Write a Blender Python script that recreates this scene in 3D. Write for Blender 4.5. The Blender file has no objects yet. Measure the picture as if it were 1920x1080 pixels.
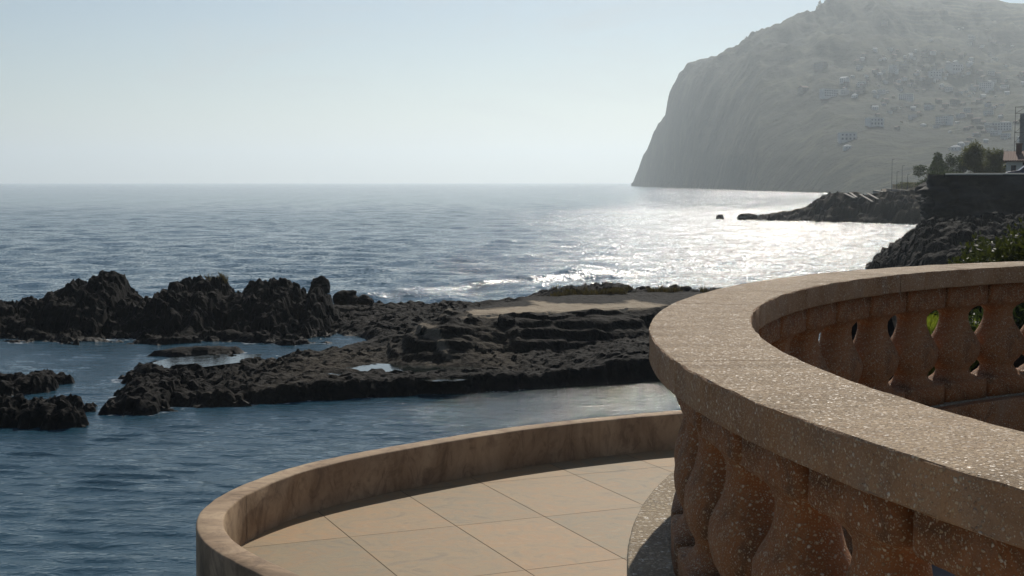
import bpy, math, random
import numpy as np

# ------------------------------------------------------------------ camera, sky, sun, exposure
scene = bpy.context.scene
COL = scene.collection
F = 2500.0                                    # focal length in pixels of a 1920 px wide frame
PITCH = math.atan(198.0 / F)
EYE = 6.0                                     # metres above the sea
SUN_AZ, SUN_EL = math.radians(13.0), math.radians(38.5)

cam_data = bpy.data.cameras.new("camera")
cam_data.sensor_width = 36.0
cam_data.lens = 36.0 * F / 1920.0
cam_data.clip_start = 0.05
cam_data.clip_end = 60000.0
cam = bpy.data.objects.new("camera", cam_data)
cam.location = (0, 0, EYE)
cam.rotation_euler = (math.pi / 2 - PITCH, 0, 0)
COL.objects.link(cam)
scene.camera = cam

world = bpy.data.worlds.new("World")
scene.world = world
world.use_nodes = True
wn, wl = world.node_tree.nodes, world.node_tree.links
wn.clear()
w_out = wn.new("ShaderNodeOutputWorld")
w_bg = wn.new("ShaderNodeBackground")
w_sky = wn.new("ShaderNodeTexSky")
w_sky.sky_type = 'NISHITA'
w_sky.sun_disc = False
w_sky.sun_elevation = SUN_EL
w_sky.sun_rotation = SUN_AZ
w_sky.altitude = 0.0
w_sky.air_density = 1.0
w_sky.dust_density = 0.3
w_sky.ozone_density = 2.0
w_bg.inputs[1].default_value = 0.074
# thin cirrus wisps high in the sky
w_tc = wn.new("ShaderNodeTexCoord")
w_map = wn.new("ShaderNodeMapping")
w_map.inputs['Scale'].default_value = (5.0, 3.0, 16.0)
w_map.inputs['Rotation'].default_value = (0.0, 0.35, 0.2)
w_no = wn.new("ShaderNodeTexNoise")
w_no.inputs['Scale'].default_value = 1.3
w_no.inputs['Detail'].default_value = 7.0
w_no.inputs['Roughness'].default_value = 0.62
w_no.inputs['Distortion'].default_value = 0.7
w_rp = wn.new("ShaderNodeValToRGB")
w_rp.color_ramp.elements[0].position = 0.5
w_rp.color_ramp.elements[0].color = (0, 0, 0, 1)
w_rp.color_ramp.elements[1].position = 0.85
w_rp.color_ramp.elements[1].color = (0.5, 0.5, 0.5, 1)
w_mix = wn.new("ShaderNodeMix")
w_mix.data_type = 'RGBA'
w_mix.inputs['B'].default_value = (7.5, 7.6, 7.6, 1)
wl.new(w_tc.outputs['Generated'], w_map.inputs['Vector'])
wl.new(w_map.outputs[0], w_no.inputs['Vector'])
wl.new(w_no.outputs['Fac'], w_rp.inputs[0])
wl.new(w_rp.outputs[0], w_mix.inputs['Factor'])
wl.new(w_sky.outputs[0], w_mix.inputs['A'])
wl.new(w_mix.outputs['Result'], w_bg.inputs[0])
wl.new(w_bg.outputs[0], w_out.inputs[0])

sun_data = bpy.data.lights.new("sun", 'SUN')
sun_data.energy = 5.0
sun_data.angle = math.radians(0.5)
sun_data.color = (1.0, 0.93, 0.82)
sun = bpy.data.objects.new("sun", sun_data)
sun_dir = (math.sin(SUN_AZ) * math.cos(SUN_EL), math.cos(SUN_AZ) * math.cos(SUN_EL), math.sin(SUN_EL))
sun.location = (30, 100, 120)
from mathutils import Vector, Matrix
sun.rotation_euler = Vector(sun_dir).to_track_quat('Z', 'Y').to_euler()
COL.objects.link(sun)

scene.view_settings.view_transform = 'Standard'
scene.view_settings.look = 'None'
scene.view_settings.exposure = -0.27
scene.view_settings.gamma = 1.0
scene.view_settings.use_curve_mapping = False
scene.cycles.use_denoising = True
scene.cycles.max_bounces = 6
scene.cycles.diffuse_bounces = 3
scene.cycles.glossy_bounces = 3
scene.cycles.transmission_bounces = 2
scene.cycles.volume_bounces = 4
scene.cycles.sample_clamp_indirect = 6.0

rng = np.random.default_rng(11)
random.seed(5)

# ------------------------------------------------------------------ picture <-> place
def ray(u, v):
    x = (np.asarray(u, float) - 960) / F
    y = -(np.asarray(v, float) - 540) / F
    return x, math.cos(PITCH) + y * math.sin(PITCH), -math.sin(PITCH) + y * math.cos(PITCH)

def at_z(u, v, z):
    x, y, w = ray(u, v)
    s = (z - EYE) / w
    return x * s, y * s

def at_d(u, v, d):
    x, y, w = ray(u, v)
    s = d / y
    return np.array([x * s, y * s, EYE + w * s])

def to_px(X, Y, Z):
    w = Z - EYE
    dep = Y * math.cos(PITCH) - w * math.sin(PITCH)
    up = Y * math.sin(PITCH) + w * math.cos(PITCH)
    return 960 + F * X / dep, 540 - F * up / dep

# ------------------------------------------------------------------ noise
_perm = np.random.default_rng(3).permutation(512)
def _hash(ix, iy, iz=0):
    return _perm[(_perm[(_perm[ix & 511] + iy) & 511] + iz) & 511]

def perlin(x, y):
    x = np.asarray(x, float); y = np.asarray(y, float)
    x0 = np.floor(x).astype(int); y0 = np.floor(y).astype(int)
    fx = x - x0; fy = y - y0
    sx = fx * fx * fx * (fx * (fx * 6 - 15) + 10); sy = fy * fy * fy * (fy * (fy * 6 - 15) + 10)
    def g(ix, iy, dx, dy):
        a = _hash(ix, iy) * (2 * math.pi / 512)
        return np.cos(a) * dx + np.sin(a) * dy
    n00 = g(x0, y0, fx, fy); n10 = g(x0 + 1, y0, fx - 1, fy)
    n01 = g(x0, y0 + 1, fx, fy - 1); n11 = g(x0 + 1, y0 + 1, fx - 1, fy - 1)
    a = n00 + sx * (n10 - n00); b = n01 + sx * (n11 - n01)
    return (a + sy * (b - a)) * 1.5

def fbm(x, y, octaves=4, gain=0.5):
    s = 0.0; a = 1.0
    for k in range(octaves):
        s = s + a * perlin(x * 2 ** k + 17.3 * k, y * 2 ** k - 9.1 * k); a *= gain
    return s

def ridged(x, y, octaves=4, gain=0.5):
    s = 0.0; a = 1.0
    for k in range(octaves):
        s = s + a * (1 - 2 * np.abs(perlin(x * 2 ** k + 31.7 * k, y * 2 ** k + 5.9 * k))); a *= gain
    return s

def vnoise3(p):
    p = np.asarray(p, float)
    i = np.floor(p).astype(int); f = p - i; f = f * f * (3 - 2 * f)
    out = 0
    for dx in (0, 1):
        for dy in (0, 1):
            for dz in (0, 1):
                h = _hash(i[:, 0] + dx, i[:, 1] + dy, i[:, 2] + dz) / 255.5 - 1
                w = (f[:, 0] if dx else 1 - f[:, 0]) * (f[:, 1] if dy else 1 - f[:, 1]) * (f[:, 2] if dz else 1 - f[:, 2])
                out = out + h * w
    return out

def fbm3(p, octaves=4, gain=0.5):
    p = np.asarray(p, float)
    s = 0; a = 1
    for k in range(octaves):
        s = s + a * vnoise3(p * 2 ** k + 13.7 * k); a *= gain
    return s

def worley(x, y, seed=0):
    """distance to the nearest cell point and that cell's random number"""
    x = np.asarray(x, float); y = np.asarray(y, float)
    ix = np.floor(x).astype(int); iy = np.floor(y).astype(int)
    best = np.full(x.shape, 9.0); rnd = np.zeros(x.shape)
    for dx in (-1, 0, 1):
        for dy in (-1, 0, 1):
            a = _hash(ix + dx + seed, iy + dy) / 512.0; b = _hash(ix + dx + 77 + seed, iy + dy + 31) / 512.0; c = _hash(ix + dx + 5, iy + dy + 211 + seed) / 512.0
            d = np.hypot(ix + dx + a - x, iy + dy + b - y)
            m = d < best; best = np.where(m, d, best); rnd = np.where(m, c, rnd)
    return best, rnd

def clinker(X, Y, size, seed=0):
    """knobbly lava: steep-sided lumps about the given size, 0..1"""
    wx = X / size + 0.35 * perlin(X / size * 0.9, Y / size * 0.9 + 7 + seed)
    wy = Y / size + 0.35 * perlin(X / size * 0.9 + 11, Y / size * 0.9 + seed)
    d, r = worley(wx, wy, seed)
    return np.sqrt(np.clip(1 - (d / 0.75) ** 2, 0, 1)) * (0.45 + 0.75 * r)

def blocks(X, Y, size, seed=0):
    """fractured rock: tilted angular blocks with sharp breaks between them, about -0.5..0.9"""
    x = X / size + 0.30 * perlin(X / size * 1.3 + seed, Y / size * 1.3); y = Y / size + 0.30 * perlin(X / size * 1.3, Y / size * 1.3 + 5 + seed)
    ix = np.floor(x).astype(int); iy = np.floor(y).astype(int)
    best = np.full(x.shape, 9.0); h = np.zeros(x.shape)
    for dx in (-1, 0, 1):
        for dy in (-1, 0, 1):
            a = _hash(ix + dx + seed, iy + dy) / 512.0; b = _hash(ix + dx + 77 + seed, iy + dy + 31) / 512.0
            c = _hash(ix + dx + 5, iy + dy + 211 + seed) / 512.0; t = _hash(ix + dx + 91, iy + dy + 17 + seed) / 512.0 * 6.283
            ex = x - (ix + dx + a); ey = y - (iy + dy + b); d = np.abs(ex) + np.abs(ey) * 0.8 + 0.35 * np.hypot(ex, ey)
            m = d < best; best = np.where(m, d, best)
            h = np.where(m, (c - 0.35) * 0.95 + 0.55 * (np.cos(t) * ex + np.sin(t) * ey) - 0.25 * d * d, h)
    return h

def ledges(z, step, X, Y, amt=1.0):
    """cut a slope into uneven steps with steep risers"""
    k = z / step + 0.8 * perlin(X * 0.35, Y * 0.5 + 3)
    f = k - np.floor(k)
    return z + amt * step * (sstep(0.62, 0.98, f) - f)

def sstep(a, b, x):
    t = np.clip((x - a) / (b - a), 0, 1)
    return t * t * (3 - 2 * t)

def poly_sdf(poly, X, Y):
    """signed distance, positive inside"""
    P = np.asarray(poly, float); n = len(P)
    best = np.full(X.shape, 1e18); inside = np.zeros(X.shape, bool)
    for i in range(n):
        ax, ay = P[i]; bx, by = P[(i + 1) % n]
        ex, ey = bx - ax, by - ay
        wx, wy = X - ax, Y - ay
        t = np.clip((wx * ex + wy * ey) / (ex * ex + ey * ey + 1e-12), 0, 1)
        best = np.minimum(best, (wx - ex * t) ** 2 + (wy - ey * t) ** 2)
        if abs(ey) > 1e-12:
            c = ((ay > Y) != (by > Y)) & (X < ex * (Y - ay) / ey + ax)
            inside ^= c
    return np.where(inside, 1, -1) * np.sqrt(best)

def px_poly(pts, z=0.0):
    return [at_z(u, v, z) for u, v in pts]

# ------------------------------------------------------------------ mesh helpers
def mesh_from(name, verts, faces, smooth=True):
    me = bpy.data.meshes.new(name)
    verts = np.asarray(verts, dtype=np.float32)
    if isinstance(faces, np.ndarray):
        n, k = faces.shape
        me.vertices.add(len(verts)); me.vertices.foreach_set('co', verts.ravel())
        me.loops.add(n * k); me.loops.foreach_set('vertex_index', faces.astype(np.int32).ravel())
        me.polygons.add(n)
        me.polygons.foreach_set('loop_start', np.arange(0, n * k, k, dtype=np.int32))
        me.polygons.foreach_set('loop_total', np.full(n, k, dtype=np.int32))
        me.update(calc_edges=True); me.validate()
    else:
        me.from_pydata([tuple(v) for v in verts.tolist()], [], faces)
        me.update()
    me.polygons.foreach_set('use_smooth', np.full(len(me.polygons), bool(smooth)))
    return me

def link(name, me, mats, parent=None):
    o = bpy.data.objects.new(name, me)
    for m in (mats if isinstance(mats, (list, tuple)) else [mats]):
        me.materials.append(m)
    COL.objects.link(o)
    if parent is not None:
        o.parent = parent
    return o

def tag(o, label=None, cat=None, group=None, kind=None):
    if label: o['label'] = label
    if cat: o['category'] = cat
    if group: o['group'] = group
    if kind: o['kind'] = kind
    return o

def empty(name, loc=(0, 0, 0), rz=0.0):
    o = bpy.data.objects.new(name, None)
    o.location = loc; o.rotation_euler = (0, 0, rz)
    o.empty_display_size = 0.1
    COL.objects.link(o)
    return o

def copy_tree(o, parent=None):
    c = o.copy(); COL.objects.link(c)
    if parent is not None: c.parent = parent
    for ch in list(o.children): copy_tree(ch, c)
    return c

def grid_faces(nr, nc, wrap=False):
    r = np.arange(nr - 1)[:, None]; c = np.arange(nc if wrap else nc - 1)[None, :]
    a = r * nc + c; b = r * nc + (c + 1) % nc
    return np.stack([a, b, b + nc, a + nc], -1).reshape(-1, 4)

class MB:
    """collects boxes, tubes, lathes and loose faces into ONE mesh"""
    def __init__(self):
        self.v = []; self.f = []; self.mi = []
    def add(self, verts, faces, mi=0):
        o = len(self.v)
        self.v += [tuple(map(float, p)) for p in verts]
        self.f += [tuple(i + o for i in f) for f in faces]
        self.mi += [mi] * len(faces)
    def box(self, x0, x1, y0, y1, z0, z1, mi=0):
        self.add([(x0, y0, z0), (x1, y0, z0), (x1, y1, z0), (x0, y1, z0), (x0, y0, z1), (x1, y0, z1), (x1, y1, z1), (x0, y1, z1)],
                 [(3, 2, 1, 0), (4, 5, 6, 7), (0, 1, 5, 4), (1, 2, 6, 5), (2, 3, 7, 6), (3, 0, 4, 7)], mi)
    def tube(self, pts, radii, n=8, mi=0, cap=True):
        pts = [Vector(p) for p in pts]
        rings = []
        for i, p in enumerate(pts):
            d = (pts[min(i + 1, len(pts) - 1)] - pts[max(i - 1, 0)]).normalized()
            a = d.orthogonal().normalized(); b = d.cross(a)
            r = radii[i] if isinstance(radii, (list, tuple)) else radii
            rings.append([p + a * (r * math.cos(2 * math.pi * k / n)) + b * (r * math.sin(2 * math.pi * k / n)) for k in range(n)])
        vs = [q for R in rings for q in R]
        fs = [(i * n + k, i * n + (k + 1) % n, (i + 1) * n + (k + 1) % n, (i + 1) * n + k) for i in range(len(pts) - 1) for k in range(n)]
        if cap:
            fs.append(tuple(range(n - 1, -1, -1))); fs.append(tuple((len(pts) - 1) * n + k for k in range(n)))
        self.add(vs, fs, mi)
    def prism(self, poly, z0, z1, mi=0):
        n = len(poly)
        self.add([(x, y, z0) for x, y in poly] + [(x, y, z1) for x, y in poly],
                 [tuple(range(n - 1, -1, -1)), tuple(range(n, 2 * n))] + [(i, (i + 1) % n, n + (i + 1) % n, n + i) for i in range(n)], mi)
    def build(self, name, mats, parent=None, smooth=False, bevel=0.0):
        me = mesh_from(name, self.v, self.f, smooth)
        o = link(name, me, mats, parent)
        me.polygons.foreach_set('material_index', self.mi)
        if bevel:
            m = o.modifiers.new('bevel', 'BEVEL'); m.width = bevel; m.segments = 2; m.limit_method = 'ANGLE'
        return o

def point_attr(me, name, values):
    a = me.attributes.new(name, 'FLOAT', 'POINT')
    a.data.foreach_set('value', np.asarray(values, dtype=np.float32).ravel())

# ------------------------------------------------------------------ material helpers
class Mat:
    def __init__(self, name, rough=0.8, spec=0.4):
        self.m = bpy.data.materials.new(name); self.m.use_nodes = True
        self.n = self.m.node_tree.nodes; self.l = self.m.node_tree.links
        self.b = self.n['Principled BSDF']
        self.b.inputs['Roughness'].default_value = rough
        self.b.inputs['Specular IOR Level'].default_value = spec
        self.geo = self.n.new('ShaderNodeNewGeometry')
        self.tc = self.n.new('ShaderNodeTexCoord')
        self.pos = self.tc.outputs['Object']
    def map(self, vec=None, scale=(1, 1, 1), rot=(0, 0, 0)):
        k = self.n.new('ShaderNodeMapping'); k.inputs['Scale'].default_value = scale; k.inputs['Rotation'].default_value = rot
        self.l.new(vec or self.pos, k.inputs['Vector']); return k.outputs[0]
    def noise(self, scale, detail=4, rough=0.55, dist=0.0, vec=None, out='Fac'):
        k = self.n.new('ShaderNodeTexNoise')
        k.inputs['Scale'].default_value = scale; k.inputs['Detail'].default_value = detail
        k.inputs['Roughness'].default_value = rough; k.inputs['Distortion'].default_value = dist
        self.l.new(vec or self.pos, k.inputs['Vector']); return k.outputs[out]
    def voro(self, scale, feature='F1', rand=1.0, vec=None):
        k = self.n.new('ShaderNodeTexVoronoi'); k.feature = feature
        k.inputs['Scale'].default_value = scale; k.inputs['Randomness'].default_value = rand
        self.l.new(vec or self.pos, k.inputs['Vector']); return k
    def ramp(self, fac, stops, interp='LINEAR'):
        k = self.n.new('ShaderNodeValToRGB'); cr = k.color_ramp; cr.interpolation = interp
        while len(cr.elements) < len(stops): cr.elements.new(0.5)
        for e, (p, c) in zip(cr.elements, stops):
            e.position = p; e.color = (c, c, c, 1) if isinstance(c, (int, float)) else (*c, 1)
        self.l.new(fac, k.inputs[0]); return k.outputs[0]
    def mix(self, fac, a, b, mode='MIX'):
        k = self.n.new('ShaderNodeMix'); k.data_type = 'RGBA'; k.blend_type = mode
        for s, v in (('Factor', fac), ('A', a), ('B', b)):
            if isinstance(v, (int, float)): k.inputs[s].default_value = v if s == 'Factor' else (v, v, v, 1)
            elif isinstance(v, tuple): k.inputs[s].default_value = (*v, 1)
            else: self.l.new(v, k.inputs[s])
        return k.outputs['Result']
    def math(self, op, a, b=0.0, clamp=False):
        k = self.n.new('ShaderNodeMath'); k.operation = op; k.use_clamp = clamp
        for i, v in enumerate((a, b)):
            if isinstance(v, (int, float)): k.inputs[i].default_value = v
            else: self.l.new(v, k.inputs[i])
        return k.outputs[0]
    def attr(self, name, out='Fac'):
        k = self.n.new('ShaderNodeAttribute'); k.attribute_name = name; return k.outputs[out]
    def bump(self, h, strength=0.5, dist=0.02, prev=None):
        k = self.n.new('ShaderNodeBump'); k.inputs['Strength'].default_value = strength; k.inputs['Distance'].default_value = dist
        self.l.new(h, k.inputs['Height'])
        if prev is not None: self.l.new(prev, k.inputs['Normal'])
        return k.outputs[0]
    def sepz(self, vec):
        k = self.n.new('ShaderNodeSeparateXYZ'); self.l.new(vec, k.inputs[0]); return k.outputs
    def set(self, color=None, rough=None, normal=None):
        for s, v in (('Base Color', color), ('Roughness', rough), ('Normal', normal)):
            if v is None: continue
            if isinstance(v, tuple): self.b.inputs[s].default_value = (*v, 1)
            elif isinstance(v, (int, float)): self.b.inputs[s].default_value = v
            else: self.l.new(v, self.b.inputs[s])
        return self.m

def mottled(name, c0, c1, scale=3.0, rough=0.8, bump=0.3, dist=0.02, spec=0.3):
    M = Mat(name, rough, spec)
    n = M.noise(scale, 6, 0.6)
    return M.set(M.ramp(n, [(0.3, c0), (0.7, c1)]), None, M.bump(M.noise(scale * 4, 5, 0.6), bump, dist))

# exposed-aggregate concrete
def aggregate(name, matrix0, matrix1, peb, cell, cover, worn=None, stain=0.0):
    M = Mat(name, 0.75, 0.35)
    warp = M.mix(0.012, M.pos, M.noise(60, 2, out='Color'), 'ADD')
    v = M.voro(1.0 / cell, vec=warp)
    v2 = M.voro(2.3 / cell, vec=warp)
    big = M.noise(2.2, 5, 0.6)
    fine = M.noise(160, 3, 0.6)
    base = M.mix(M.math('MULTIPLY', fine, 0.45), M.ramp(big, [(0.32, matrix0), (0.68, matrix1)]), (0.02, 0.012, 0.008))
    def stones(vn, lo, hi, lim):
        r = M.sepz(vn.outputs['Color'])
        tone = M.ramp(r[0], [(0.0, peb[0]), (0.35, peb[1]), (0.7, peb[2]), (1.0, peb[3])])
        inside = M.ramp(vn.outputs['Distance'], [(lo, 1.0), (hi, 0.0)])
        pick = M.ramp(r[1], [(lim - 0.02, 0.0), (lim + 0.02, 1.0)])
        return tone, M.math('MULTIPLY', inside, pick)
    t2, k2 = stones(v2, 0.25, 0.45, 1 - cover)
    t1, k1 = stones(v, 0.25, 0.42, 1 - cover * 0.8)
    if stain:
        base = M.mix(M.math('MULTIPLY', M.ramp(M.noise(5.5, 5, 0.65, 0.8), [(0.48, 0.0), (0.68, 1.0)]), stain), base, (0.085, 0.045, 0.022))
        base = M.mix(M.math('MULTIPLY', M.ramp(M.noise(3.1, 5, 0.6, 0.5, vec=M.map(scale=(1, 1, 0.7))), [(0.55, 0.0), (0.72, 1.0)]), stain), base, (0.30, 0.20, 0.13))
    col = M.mix(k2, base, t2); col = M.mix(k1, col, t1)
    if worn:
        up = M.sepz(M.geo.outputs['Normal'])[2]
        kw = M.ramp(up, [(0.75, 0.0), (0.97, 0.82)])
        wt = M.mix(M.ramp(M.noise(9, 4), [(0.3, 0.0), (0.7, 1.0)]), worn[0], worn[1])
        r2 = M.sepz(v2.outputs['Color'])
        wt = M.mix(1.0, wt, M.ramp(r2[2], [(0.0, 0.58), (0.7, 1.05), (1.0, 1.5)]), 'MULTIPLY')
        col = M.mix(kw, col, wt)
        col = M.mix(M.math('MULTIPLY', k1, 0.25), col, t1)
    h = M.math('ADD', M.math('MULTIPLY', k1, 1.0), M.math('MULTIPLY', k2, 0.6))
    h = M.math('ADD', h, M.math('MULTIPLY', fine, 0.6))
    nrm = M.bump(h, 0.75, 0.0035)
    nrm = M.bump(M.noise(14, 4, 0.6), 0.35, 0.012, nrm)
    rough = M.ramp(M.sepz(v2.outputs['Color'])[1], [(0.0, 0.38), (0.15, 0.85), (1.0, 0.9)])
    return M.set(col, rough, nrm)

PEB_PALE = [(0.40, 0.27, 0.15), (0.52, 0.39, 0.25), (0.27, 0.14, 0.065), (0.66, 0.56, 0.43)]
PEB = [(0.27, 0.21, 0.15), (0.38, 0.30, 0.22), (0.22, 0.13, 0.07), (0.48, 0.42, 0.34)]
m_rail = aggregate('rail_aggregate', (0.32, 0.165, 0.075), (0.44, 0.26, 0.14), PEB_PALE, 0.0125, 0.75, stain=0.35, worn=((0.26, 0.19, 0.115), (0.345, 0.26, 0.165)))
m_balu = aggregate('rust_aggregate', (0.27, 0.090, 0.024), (0.44, 0.195, 0.075), PEB_PALE, 0.0115, 0.58, stain=0.8)
m_plinth = aggregate('plinth_aggregate', (0.25, 0.19, 0.12), (0.34, 0.27, 0.18), [(0.36, 0.29, 0.19), (0.48, 0.39, 0.27), (0.24, 0.17, 0.10), (0.60, 0.52, 0.40)], 0.026, 0.9)

def plaster_mat():
    M = Mat('stained_render', 0.85, 0.25)
    st = M.noise(1.6, 6, 0.65, 0.8, vec=M.map(scale=(1, 1, 0.55)))
    fine = M.noise(24, 5, 0.65)
    col = M.ramp(st, [(0.28, (0.11, 0.072, 0.044)), (0.44, (0.32, 0.22, 0.135)), (0.60, (0.48, 0.35, 0.225)), (0.76, (0.22, 0.165, 0.11))])
    col = M.mix(M.math('MULTIPLY', fine, 0.30), col, (0.20, 0.145, 0.095))
    streak = M.ramp(M.noise(3.2, 6, 0.65, 2.6, vec=M.map(scale=(1.4, 1.4, 1.0))), [(0.48, 0.0), (0.68, 0.7)])
    col = M.mix(streak, col, (0.16, 0.11, 0.075))
    return M.set(col, None, M.bump(M.noise(40, 4, 0.6), 0.3, 0.006, M.bump(st, 0.3, 0.02)))
m_plaster = plaster_mat()

def tile_mat():
    M = Mat('stamped_tile', 0.7, 0.3)
    a = M.attr('tone')
    nv = M.map(scale=(1, 1.5, 1), rot=(0, 0, 0.9))
    sw = M.noise(2.3, 6, 0.62, 2.2, vec=nv)
    sw2 = M.noise(5.5, 5, 0.6, 2.8)
    col = M.ramp(sw, [(0.28, (0.213, 0.162, 0.104)), (0.46, (0.304, 0.224, 0.122)), (0.58, (0.327, 0.209, 0.104)), (0.75, (0.342, 0.267, 0.151))])
    col = M.mix(M.ramp(sw2, [(0.42, 0.0), (0.66, 0.65)]), col, (0.251, 0.202, 0.128))
    col = M.mix(M.ramp(M.noise(60, 4, 0.7), [(0.55, 0.0), (0.8, 0.4)]), col, (0.2, 0.15, 0.10))
    col = M.mix(1.0, col, M.ramp(a, [(0.0, (0.84, 0.87, 0.90)), (1.0, (1.07, 1.0, 0.95))]), 'MULTIPLY')
    return M.set(col, None, M.bump(sw2, 0.25, 0.008))
m_tile = tile_mat()
m_grout = mottled('grout', (0.05, 0.035, 0.025), (0.09, 0.065, 0.045), 8)
m_greyfloor = mottled('grey_floor', (0.16, 0.15, 0.14), (0.24, 0.22, 0.20), 4)

def rock_mat():
    M = Mat('lava_rock', 0.8, 0.12)
    up = M.sepz(M.geo.outputs['Normal'])[2]
    n1 = M.noise(1.1, 7, 0.65, 0.6); n2 = M.noise(6, 7, 0.7, 0.3)
    col = M.ramp(n1, [(0.3, (0.0045, 0.0042, 0.004)), (0.55, (0.0075, 0.0068, 0.006)), (0.75, (0.015, 0.0128, 0.0105))])
    dry = M.math('MULTIPLY', M.ramp(up, [(0.75, 0.0), (0.99, 1.0)]), M.ramp(n2, [(0.4, 0.0), (0.7, 0.8)]))
    col = M.mix(dry, col, M.mix(n1, (0.010, 0.0082, 0.0062), (0.023, 0.018, 0.013)))
    sand = M.attr('sand')
    col = M.mix(sand, col, M.ramp(M.noise(3, 5), [(0.3, (0.27, 0.215, 0.15)), (0.7, (0.36, 0.30, 0.22))]))
    red = M.attr('algae')
    col = M.mix(red, col, M.ramp(n2, [(0.35, (0.05, 0.028, 0.02)), (0.6, (0.10, 0.08, 0.045))]))
    nr = M.bump(M.noise(3.2, 8, 0.7, 0.4), 0.7, 0.12)
    nr = M.bump(M.voro(7.0).outputs['Distance'], 0.5, 0.06, nr)
    nr = M.bump(M.noise(26, 6, 0.7), 0.6, 0.025, nr)
    z = M.sepz(M.geo.outputs['Position'])[2]
    rough = M.ramp(z, [(0.03, 0.55), (0.2, 0.88)])
    return M.set(col, rough, nr)
m_rock = rock_mat()

# ------------------------------------------------------------------ sea
def sea_mat():
    M = Mat('sea_water', 0.08, 0.5)
    M.b.inputs['IOR'].default_value = 1.333
    pos = M.geo.outputs['Position']
    chop = M.attr('chop')
    foam = M.attr('foam')
    shal = M.attr('shallow')
    # ripples at three scales, crests running roughly across the view
    r1 = M.noise(1.0, 3, 0.55, 0.5, vec=M.map(pos, (1.5, 3.2, 1), (0, 0, 0.25)))
    r2 = M.noise(1.0, 4, 0.6, 0.3, vec=M.map(pos, (5.0, 11.0, 1), (0, 0, -0.18)))
    r3 = M.noise(1.0, 3, 0.6, 0.2, vec=M.map(pos, (0.35, 0.9, 1), (0, 0, 0.1)))
    a = M.math('MULTIPLY', r1, M.math('ADD', M.math('MULTIPLY', chop, 0.04), 0.05))
    b = M.math('MULTIPLY', r2, M.math('ADD', M.math('MULTIPLY', chop, -0.01), 0.03))
    c = M.math('MULTIPLY', r3, M.math('MULTIPLY', chop, 0.10))
    h = M.math('ADD', M.math('ADD', a, b), c)
    nrm = M.bump(h, 1.0, 1.0)
    # slopes of the chop, as random tilts of the surface at two wave lengths
    def tilt(vec, detail, amp, ax=0.42):
        c = M.noise(1.0, detail, 0.6, 0.3, vec=vec, out='Color')
        k = M.n.new('ShaderNodeVectorMath'); k.operation = 'SUBTRACT'; M.l.new(c, k.inputs[0]); k.inputs[1].default_value = (0.5, 0.5, 0.5)
        q = M.n.new('ShaderNodeVectorMath'); q.operation = 'MULTIPLY'; M.l.new(k.outputs[0], q.inputs[0]); q.inputs[1].default_value = (amp * ax, amp, 0.0)
        return q.outputs[0]
    def vadd(a, b):
        q = M.n.new('ShaderNodeVectorMath'); q.operation = 'ADD'; M.l.new(a, q.inputs[0]); M.l.new(b, q.inputs[1]); return q.outputs[0]
    t = vadd(tilt(M.map(pos, (0.9, 2.2, 1), (0, 0, 0.12)), 2, 1.0), tilt(M.map(pos, (5.5, 8.0, 1), (0, 0, -0.2)), 1, 2.6))
    q = M.n.new('ShaderNodeVectorMath'); q.operation = 'SCALE'; M.l.new(t, q.inputs[0])
    M.l.new(M.math('MULTIPLY', chop, M.ramp(M.noise(1.0, 3, 0.5, 0.6, vec=M.map(pos, (0.010, 0.035, 1))), [(0.35, 0.62), (0.62, 1.12)])), q.inputs['Scale'])
    lag = vadd(tilt(M.map(pos, (1.1, 4.2, 1), (0, 0, 0.10)), 2, 0.40, 0.22), tilt(M.map(pos, (3.6, 11.0, 1), (0, 0, -0.12)), 2, 0.30, 0.4))
    ql = M.n.new('ShaderNodeVectorMath'); ql.operation = 'SCALE'; M.l.new(lag, ql.inputs[0])
    M.l.new(M.math('MULTIPLY', M.math('MULTIPLY', M.math('SUBTRACT', 1.0, chop, True), M.math('SUBTRACT', 1.0, M.math('MULTIPLY', shal, 0.45))), M.ramp(M.noise(0.12, 3, 0.5, 0.5), [(0.35, 0.7), (0.65, 1.3)])), ql.inputs['Scale'])
    q2 = M.n.new('ShaderNodeVectorMath'); q2.operation = 'NORMALIZE'; M.l.new(vadd(vadd(nrm, q.outputs[0]), ql.outputs[0]), q2.inputs[0])
    nrm = q2.outputs[0]
    col = M.mix(shal, M.mix(chop, (0.018, 0.058, 0.086), (0.020, 0.072, 0.115)), (0.012, 0.020, 0.016))
    ff = M.math('MULTIPLY', foam, M.ramp(M.noise(1.0, 6, 0.75, 0.6, vec=M.map(pos, (2.2, 4.0, 1))), [(0.42, 0.0), (0.6, 1.0)]), True)
    col = M.mix(ff, col, (0.75, 0.78, 0.8))
    yy = M.sepz(pos)[1]
    rough = M.math('ADD', M.math('MULTIPLY', chop, M.ramp(M.math('DIVIDE', yy, 1000.0), [(0.06, 0.03), (0.2, 0.08)])), 0.07)
    rough = M.mix(ff, rough, 0.8)
    return M.set(col, rough, nrm)
m_sea = sea_mat()

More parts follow.
